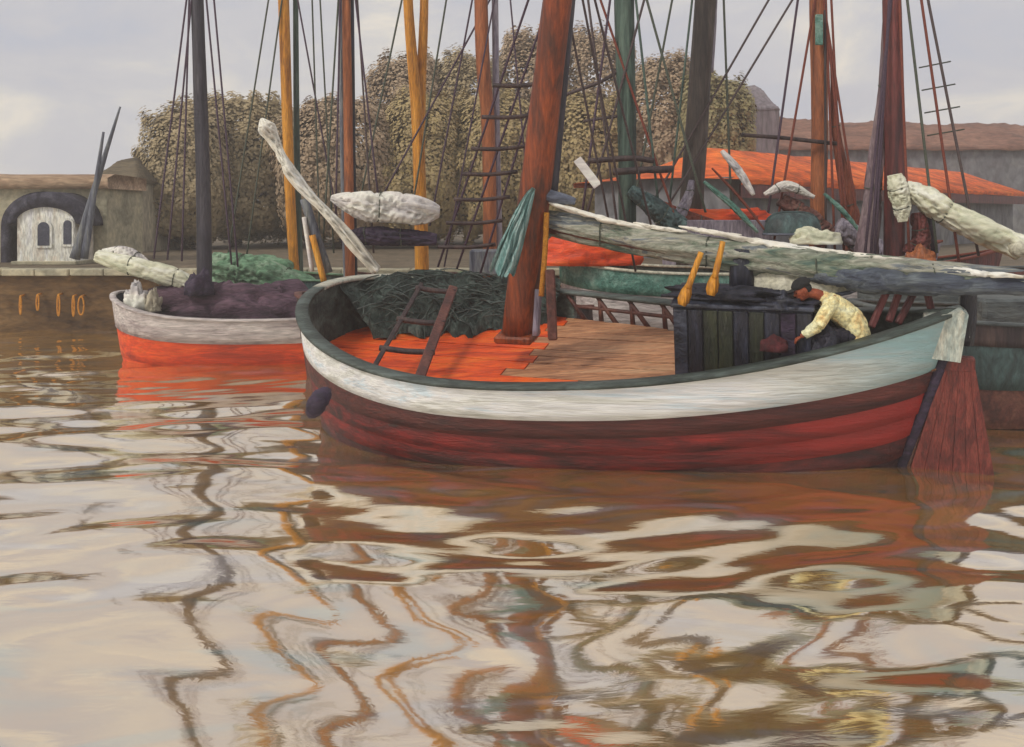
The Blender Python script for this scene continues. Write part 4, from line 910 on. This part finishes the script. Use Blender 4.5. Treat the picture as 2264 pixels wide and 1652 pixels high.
# green mast, pale high hull seen behind the rail
hP = Hull(1.0, 19.4, .08, 0, 7.2, 1.3, 2.25, .25, .3, .5, 2.0, .25, 2.0, .3, .3)
bP = boat_basic('sailing_boat', 'pale hulled boat with teal strake and tall dark green mast', hP, [('teal_strake', .16, m_tealp), ('pale_strake', .42, m_lw), ('pale_strake', .7, m_pale), ('dark_strake', 1.0, m_dark)], .3, m_green, m_tan, m_ivory)
pole(bP, [P(1388, 640, 19.2), P(1386, 300, 19.2), P(1380, 0, 19.2), P(1376, -420, 19.2)], lambda f: .18 + .05 * f, m_grnm, seed=12)
mk('orange_tarpaulin', *mound(P(1290, 590, 18.9).x, 18.6, P(1290, 586, 18.6).z, .95, .5, .62, 31, 30, .35), m_lr, bP)
mk('yard', *tube(spline([P(1300, 356, 18.6), P(1400, 350, 18.6), P(1446, 356, 18.6)], 8), .06, 8, .15), m_dark, bP); mk('yard', *tube(spline([P(1355, 380, 18.4), P(1430, 376, 18.4), P(1486, 374, 18.4)], 8), .075, 8, .15), m_dark, bP)
mk('plank', *beam(P(1276, 352, 18.3), P(1322, 412, 18.2), .18, .05), m_sailq, bP, False)
for a, b, m in (((1424, 0), (1290, 500), m_rope), ((1408, 20), (1462, 510), m_grnm), ((1410, 240), (1520, 560), m_roper), ((1350, -10), (1286, 480), m_ropep), ((1430, 0), (1560, 470), m_ropeg), ((1300, 0), (1370, 540), m_rope)):
    rope(bP, [P(*(up(a, b, -200)), 19.2), P(*b, 18.8)], .028, m, 'stay')
rope(bP, [P(1250, 210, 19.2), P(1330, 180, 19.2), P(1376, 150, 19.2)], .04, m_rope, 'yard'); rope(bP, [P(1290, 268, 19.2), P(1376, 256, 19.2)], .035, m_rope, 'yard')
# dark teal canvas
roll(bP, 'furled_sail', [P(1392, 420, 18.9), P(1440, 455, 18.9), P(1500, 505, 19)], lambda f: .12 + .14 * f, m_thull, 14, .4, 14, 24)
# grey-brown mast
hN = Hull(3.6, 21.8, .05, 0, 6.6, 1.2, 2.4, .3, .4, .5, 2.0, .25, 2.0, .3, .3)
bN = boat_basic('sailing_boat', 'lavender bulwarked boat with leaning grey-brown mast', hN, [('lavender_strake', .3, m_lav), ('red_strake', .5, m_plum), ('dark_strake', 1.0, m_dark)], .3, m_green, m_tan, m_roper)
pole(bN, [P(1520, 600, 21.2), P(1532, 400, 21.2), P(1560, 0, 21.2), P(*up((1560, 0), (1546, 200)), 21.2)], lambda f: .30 - .07 * f, m_gryb, seed=9)
pole(bN, [P(1570, 160, 21.4), P(1578, 0, 21.4), P(1590, -420, 21.4)], [.08, .1], m_lav, 'rear_pole', 10)
mk('bulwark_board', *obox(P(1600, 512, 20.4), (1.1, 0, 0), (0, .05, 0), (0, 0, .26), .02), m_lav, bN, False)
mk('red_tarpaulin', *mound(P(1600, 500, 20.9).x, 20.9, P(1600, 505, 20.9).z, 1.1, .4, .45, 17, 26, .4), m_lr, bN)
for a, b, m in (((1486, 0), (1396, 480), m_ropeg), ((1528, 20), (1474, 500), m_grnm), ((1600, 0), (1618, 500), m_ropeg), ((1694, 10), (1430, 470), m_rope), ((1740, 20), (1450, 500), m_rope)):
    rope(bN, [P(*(up(a, b, -200)), 21.2), P(*b, 20.8)], .028, m, 'stay')
# second orange mast with its teal highlight
hQ = Hull(5.4, 22.4, .05, 0, 6.6, 1.2, 2.2, .3, .4, .5, 2.0, .25, 2.0, .3, .3)
bQ = boat_basic('sailing_boat', 'boat with the tall orange mast before the red shed roof', hQ, [('strake', .3, m_plum), ('strake', 1.0, m_dark)], .3, m_green, m_tan, m_roper)
pole(bQ, [P(1806, 600, 21.6), P(1812, 300, 21.6), P(1808, 0, 21.6), P(1806, -420, 21.6)], [.19, .20], m_orm, seed=6)
mk('teal_highlight', *obox(P(1811, 66, 21.25), (.09, 0, 0), (0, .03, 0), (0, 0, .36), .02), m_tealp, bQ, False)  # small teal panel built as the highlight on the mast
mk('yard', *tube(spline([P(1640, 298, 21.3), P(1740, 306, 21.3), P(1850, 318, 21.3)], 8), .05, 8, .15), m_dark, bQ)
for a, b, m in (((1764, 0), (1690, 530), m_ropep), ((1782, 120), (1712, 530), m_roper), ((1828, 60), (1846, 560), m_roper), ((1832, 90), (1880, 560), m_roper), ((1836, 100), (1908, 560), m_roper), ((1824, 60), (1826, 560), m_dark), ((1840, 40), (1866, 560), m_roper)):
    rope(bQ, [P(*(up(a, b, -200)), 21.6), P(*b, 21.0)], .03, m, 'stay')
# plum mast and cream furled sail
hR = Hull(6.6, 19.3, .1, 0, 7.0, 1.3, 2.25, .3, .4, .5, 2.0, .25, 2.0, .3, .3)
bR = boat_basic('sailing_boat', 'slate hulled boat with plum mast and cream furled boom sail', hR, [('slate_strake', .35, m_ghull), ('slate_strake', .7, m_ghull), ('dark_strake', 1.0, m_thull)], .3, m_green, m_tan, m_ghull)
pole(bR, [P(1978, 600, 19), P(1978, 300, 19), P(1972, 0, 19), P(1968, -420, 19)], [.22, .17], m_plum, seed=15)
roll(bR, 'furled_sail', [P(1990, 408, 18.6), P(2050, 442, 18.5), P(2140, 496, 18.3), P(2256, 548, 18.1)], lambda f: .08 + .19 * min(1, f * 3) ** .7, m_sailx, 17, .6, 20, 40, .85, 5, 1)
roll(bR, 'sail_head', [P(1978, 386, 18.5), P(1990, 440, 18.5), P(1998, 490, 18.5)], lambda f: .05 + .13 * math.sin(math.pi * min(1, .2 + .7 * f)), m_sailx, 27, .5, 14, 20)
roll(bR, 'russet_canvas', [P(2030, 470, 18.7), P(2036, 530, 18.7), P(2020, 566, 18.7)], lambda f: .12 + .1 * f, m_plum, 9, .5, 14, 20)
mk('boom_end', *tube([P(2240, 546, 18.15), P(2262, 552, 17.7)], [.19, .15], 16), m_ivory, bR)
for a, b, m in (((2052, 0), (2164, 566), m_rope), ((2006, 0), (2072, 560), m_ropeg), ((1958, 120), (1912, 565), m_ropep), ((1956, 180), (1934, 565), m_ropep), ((1952, 220), (1926, 560), m_ropep), ((2040, 20), (2122, 590), m_roper), ((1990, 40), (2010, 560), m_roper)):
    rope(bR, [P(*(up(a, b, -200)), 19), P(*b, 18.4)], .03, m, 'stay')
# teal boat at the right edge
hT = Hull(5.9, 15.6, -.05, .02, 7.5, 1.5, 1.72, .2, .3, .45, 2.0, .25, 2.0, .3, .3)
bT = boat_basic('sailing_boat', 'dark teal hull at the right edge behind the rudder', hT, [('dark_strake', .15, m_dark), ('teal_strake', .46, m_thull), ('brown_strake', .75, m_brown), ('brown_strake', 1.0, m_dark)], .3, m_green, m_tan, m_ghull)
mk('deckhouse', *obox(P(2262, 690, 15.4), (.9, 0, 0), (0, .45, 0), (0, 0, .26), .05), m_ghull, bT, False)
# planks and skiff among the right-hand masts
for (a, b, w, m, lab) in (((1596, 334), (1652, 412), .36, m_sailq, 'pale grey canvas-wrapped spar leaning left of the tall orange mast'), ((1556, 402), (1652, 492), .26, m_tealp, 'long teal canvas-wrapped spar leaning beside the grey-brown mast'), ((1822, 428), (1890, 502), .2, m_tealp, 'short teal canvas-wrapped spar leaning right of the tall orange mast'), ((1574, 372), (1668, 482), .1, m_roper, 'thin russet spar leaning behind the pale grey wrapped spar')):
    p0, p1 = P(*a, 20.2), P(a[0] + (b[0] - a[0]) * 1.25, a[1] + (b[1] - a[1]) * 1.25, 19.9)
    mk('wrapped_spar', *tube(spline([p0, (p0 + p1) / 2 + Vector((.03, 0, .03)), p1], 40), lambda f, w=w: .02 + w * .42 * math.sin(math.pi * min(1, max(0, .06 + .9 * f))) ** .55, 30, .5, w * 40, .5, 4), m, label=lab, cat='spar')
dinghy_up(P(1752, 520, 19.9), Vector((1, 0, 0)), Vector((0, 1, 0)), 1.3, .4, .5, m_thull, 'skiff', 'small teal and russet skiff upturned at the foot of the tall orange mast')
mk('canvas_heap', *mound(P(1800, 536, 19.4).x, 19.4, P(1800, 540, 19.4).z, .55, .35, .34, 23, 40, .32), m_sailx, label='cream canvas heap at the foot of the tall orange mast', cat='canvas')

def bundle(par, name, pts, rad, mat, seed, lump=.5): roll(par, name, pts, rad, mat, seed, lump, 14, 30, ls=6)
bundle(bR, 'brailed_sail', [P(1966, -40, 19.2), P(1952, 220, 19.2), P(1932, 400, 19.1), P(1916, 570, 19)], lambda f: .06 + .15 * f, M('purple_grey_canvas', [(92, 72, 80), (124, 104, 110), (146, 128, 128)], Z, 4, .8, .5), 33)
bundle(bQ, 'brailed_sail', [P(1838, 120, 21.7), P(1850, 300, 21.7), P(1876, 440, 21.7), P(1890, 560, 21.7)], lambda f: .03 + .2 * f, M('russet_canvas', [(110, 54, 40), (150, 78, 52), (160, 100, 78)], Z, 4, .8, .5), 37, .4)
bundle(bQ, 'furled_sail', [P(1850, 500, 20.9), P(1920, 545, 20.9), P(1990, 590, 20.9)], lambda f: .22 + .1 * f, m_lav, 41)
bundle(bQ, 'furled_sail', [P(1690, 430, 20.9), P(1740, 412, 20.9), P(1800, 436, 20.9)], lambda f: .04 + .07 * math.sin(3.1 * min(1, f + .02)), m_sailq, 43)
bundle(bQ, 'furled_sail', [P(1726, 440, 21.1), P(1780, 480, 21.1), P(1830, 530, 21.1)], lambda f: .16 + .12 * f, m_brown, 47)
bundle(bN, 'furled_sail', [P(1450, 452, 20.6), P(1520, 486, 20.6), P(1590, 500, 20.6)], lambda f: .1 + .08 * math.sin(3.1 * f), m_roper, 51)
bundle(bN, 'furled_sail', [P(1490, 500, 20.4), P(1520, 440, 20.5), P(1530, 400, 20.6)], lambda f: .14 - .08 * f, m_lav, 53)
for y in (150, 200, 250, 300): mk('ratline', *tube([P(2014 + y * .12, y, 18.9), P(2072 + y * .2, y - 14, 18.9)], .016, 5), m_ropeg, bR)
mk('spar', *tube([P(2050, 480, 18.9), P(2062, 570, 18.9)], .09, 8), m_violet, bR)
mk('cork_float', *mound(P(2036, 586, 18.4).x, 18.4, P(2036, 592, 18.4).z, .3, .2, .4, 3, 18, .3), m_orm, label='russet cork float heap at the foot of the plum mast', cat='float')

def nets():
    rs = random.Random(11); t = thing('fishing_net', hM.world(1.9, 1.3, wdk(.2)), 'heaped dark green fishing nets along the far side of the bow', 'fishing net')
    V = []; Fc = []; n, m = 64, 14; rows = []
    for i in range(n + 1):
        s_ = .006 + .37 * (i / n) ** 1.25; tt = tdk(s_); wid = 1.3 * math.sin(math.pi * min(1, .10 + .86 * i / n)) ** .6
        for j in range(m + 1):
            g = j / m
            inn = -.13 - wid * g ** 1.2 * (1 + .5 * noise.noise(Vector((i * .16, g * 2, 3)))); h_ = (1 - g) ** .75
            bp_ = hM.pt(s_, 0, 1, inn); dk = wdk(s_); rim = hM.w(s_)
            up_ = (dk - rim) + (rim + .20 * min(1, max(0, (s_ - .03) / .08)) - dk) * h_ * (.95 + .24 * noise.noise(Vector((i * .2, g * 3, 8))))
            p = hM.pt(s_, 0, 1, inn, up_ + .03)
            k = noise.noise(Vector((i * .35, j * .7, 1))) * .07 + (.3 - abs(noise.noise(Vector((i * .5, j * .45, 5)))) * 1.5) * .09
            V.append(p + ax_w * k * (1 if 0 < j else .4) - ax_v * k * .6)
    for i in range(n):
        for j in range(m): a = i * (m + 1) + j; Fc.append((a, a + 1, a + m + 2, a + m + 1))
    mk('net_heap', V, Fc, m_net, t)
    sets = []
    for k in range(150):                                        # loose mesh and cords over the heap
        i = rs.randrange(2, n - 2); j = rs.randrange(1, m - 1); p = V[i * (m + 1) + j]
        q = V[min(n, max(0, i + rs.choice((-9, -7, -5, 5, 7, 9)))) * (m + 1) + min(m, j + rs.randrange(0, 4))]
        off = Vector((0, -.03, .03)); sets.append(tube(spline([p + off, (p + q) / 2 + off * 1.6 + Vector((rs.uniform(-.06, .06), 0, .02)), q + off], 4), .011, 4, caps=False))
    o = mk('net_cord', *join(*sets), m_cap, t); o['kind'] = 'stuff'
m_net = M('dark_green_net', [(26, 32, 30), (44, 54, 50), (66, 80, 74), (92, 104, 98)], (.9, .9, .5), 5, .85, .8, fine=1.4)
nets()

# ------------------------------------------------------------------ thin harbour haze
def haze():
    x, y0, y1, z0, z1 = 260, -30, 116, -1.6, 20
    V = [(a, b, c) for a in (-x, x) for b in (y0, y1) for c in (z0, z1)]
    o = mk('haze', V, [(0, 1, 3, 2), (4, 6, 7, 5), (0, 4, 5, 1), (2, 3, 7, 6), (0, 2, 6, 4), (1, 5, 7, 3)], None, None, False, label='thin pale haze over the harbour', kind='stuff')
    m = bpy.data.materials.new('haze_air'); m.use_nodes = True; t = m.node_tree; t.nodes.remove(t.nodes['Principled BSDF'])
    v = t.nodes.new('ShaderNodeVolumePrincipled'); v.inputs['Color'].default_value = (.97, .95, .93, 1); v.inputs['Density'].default_value = .0024; v.inputs['Anisotropy'].default_value = .2
    t.links.new(v.outputs[0], t.nodes['Material Output'].inputs['Volume']); o.data.materials.append(m)
haze()
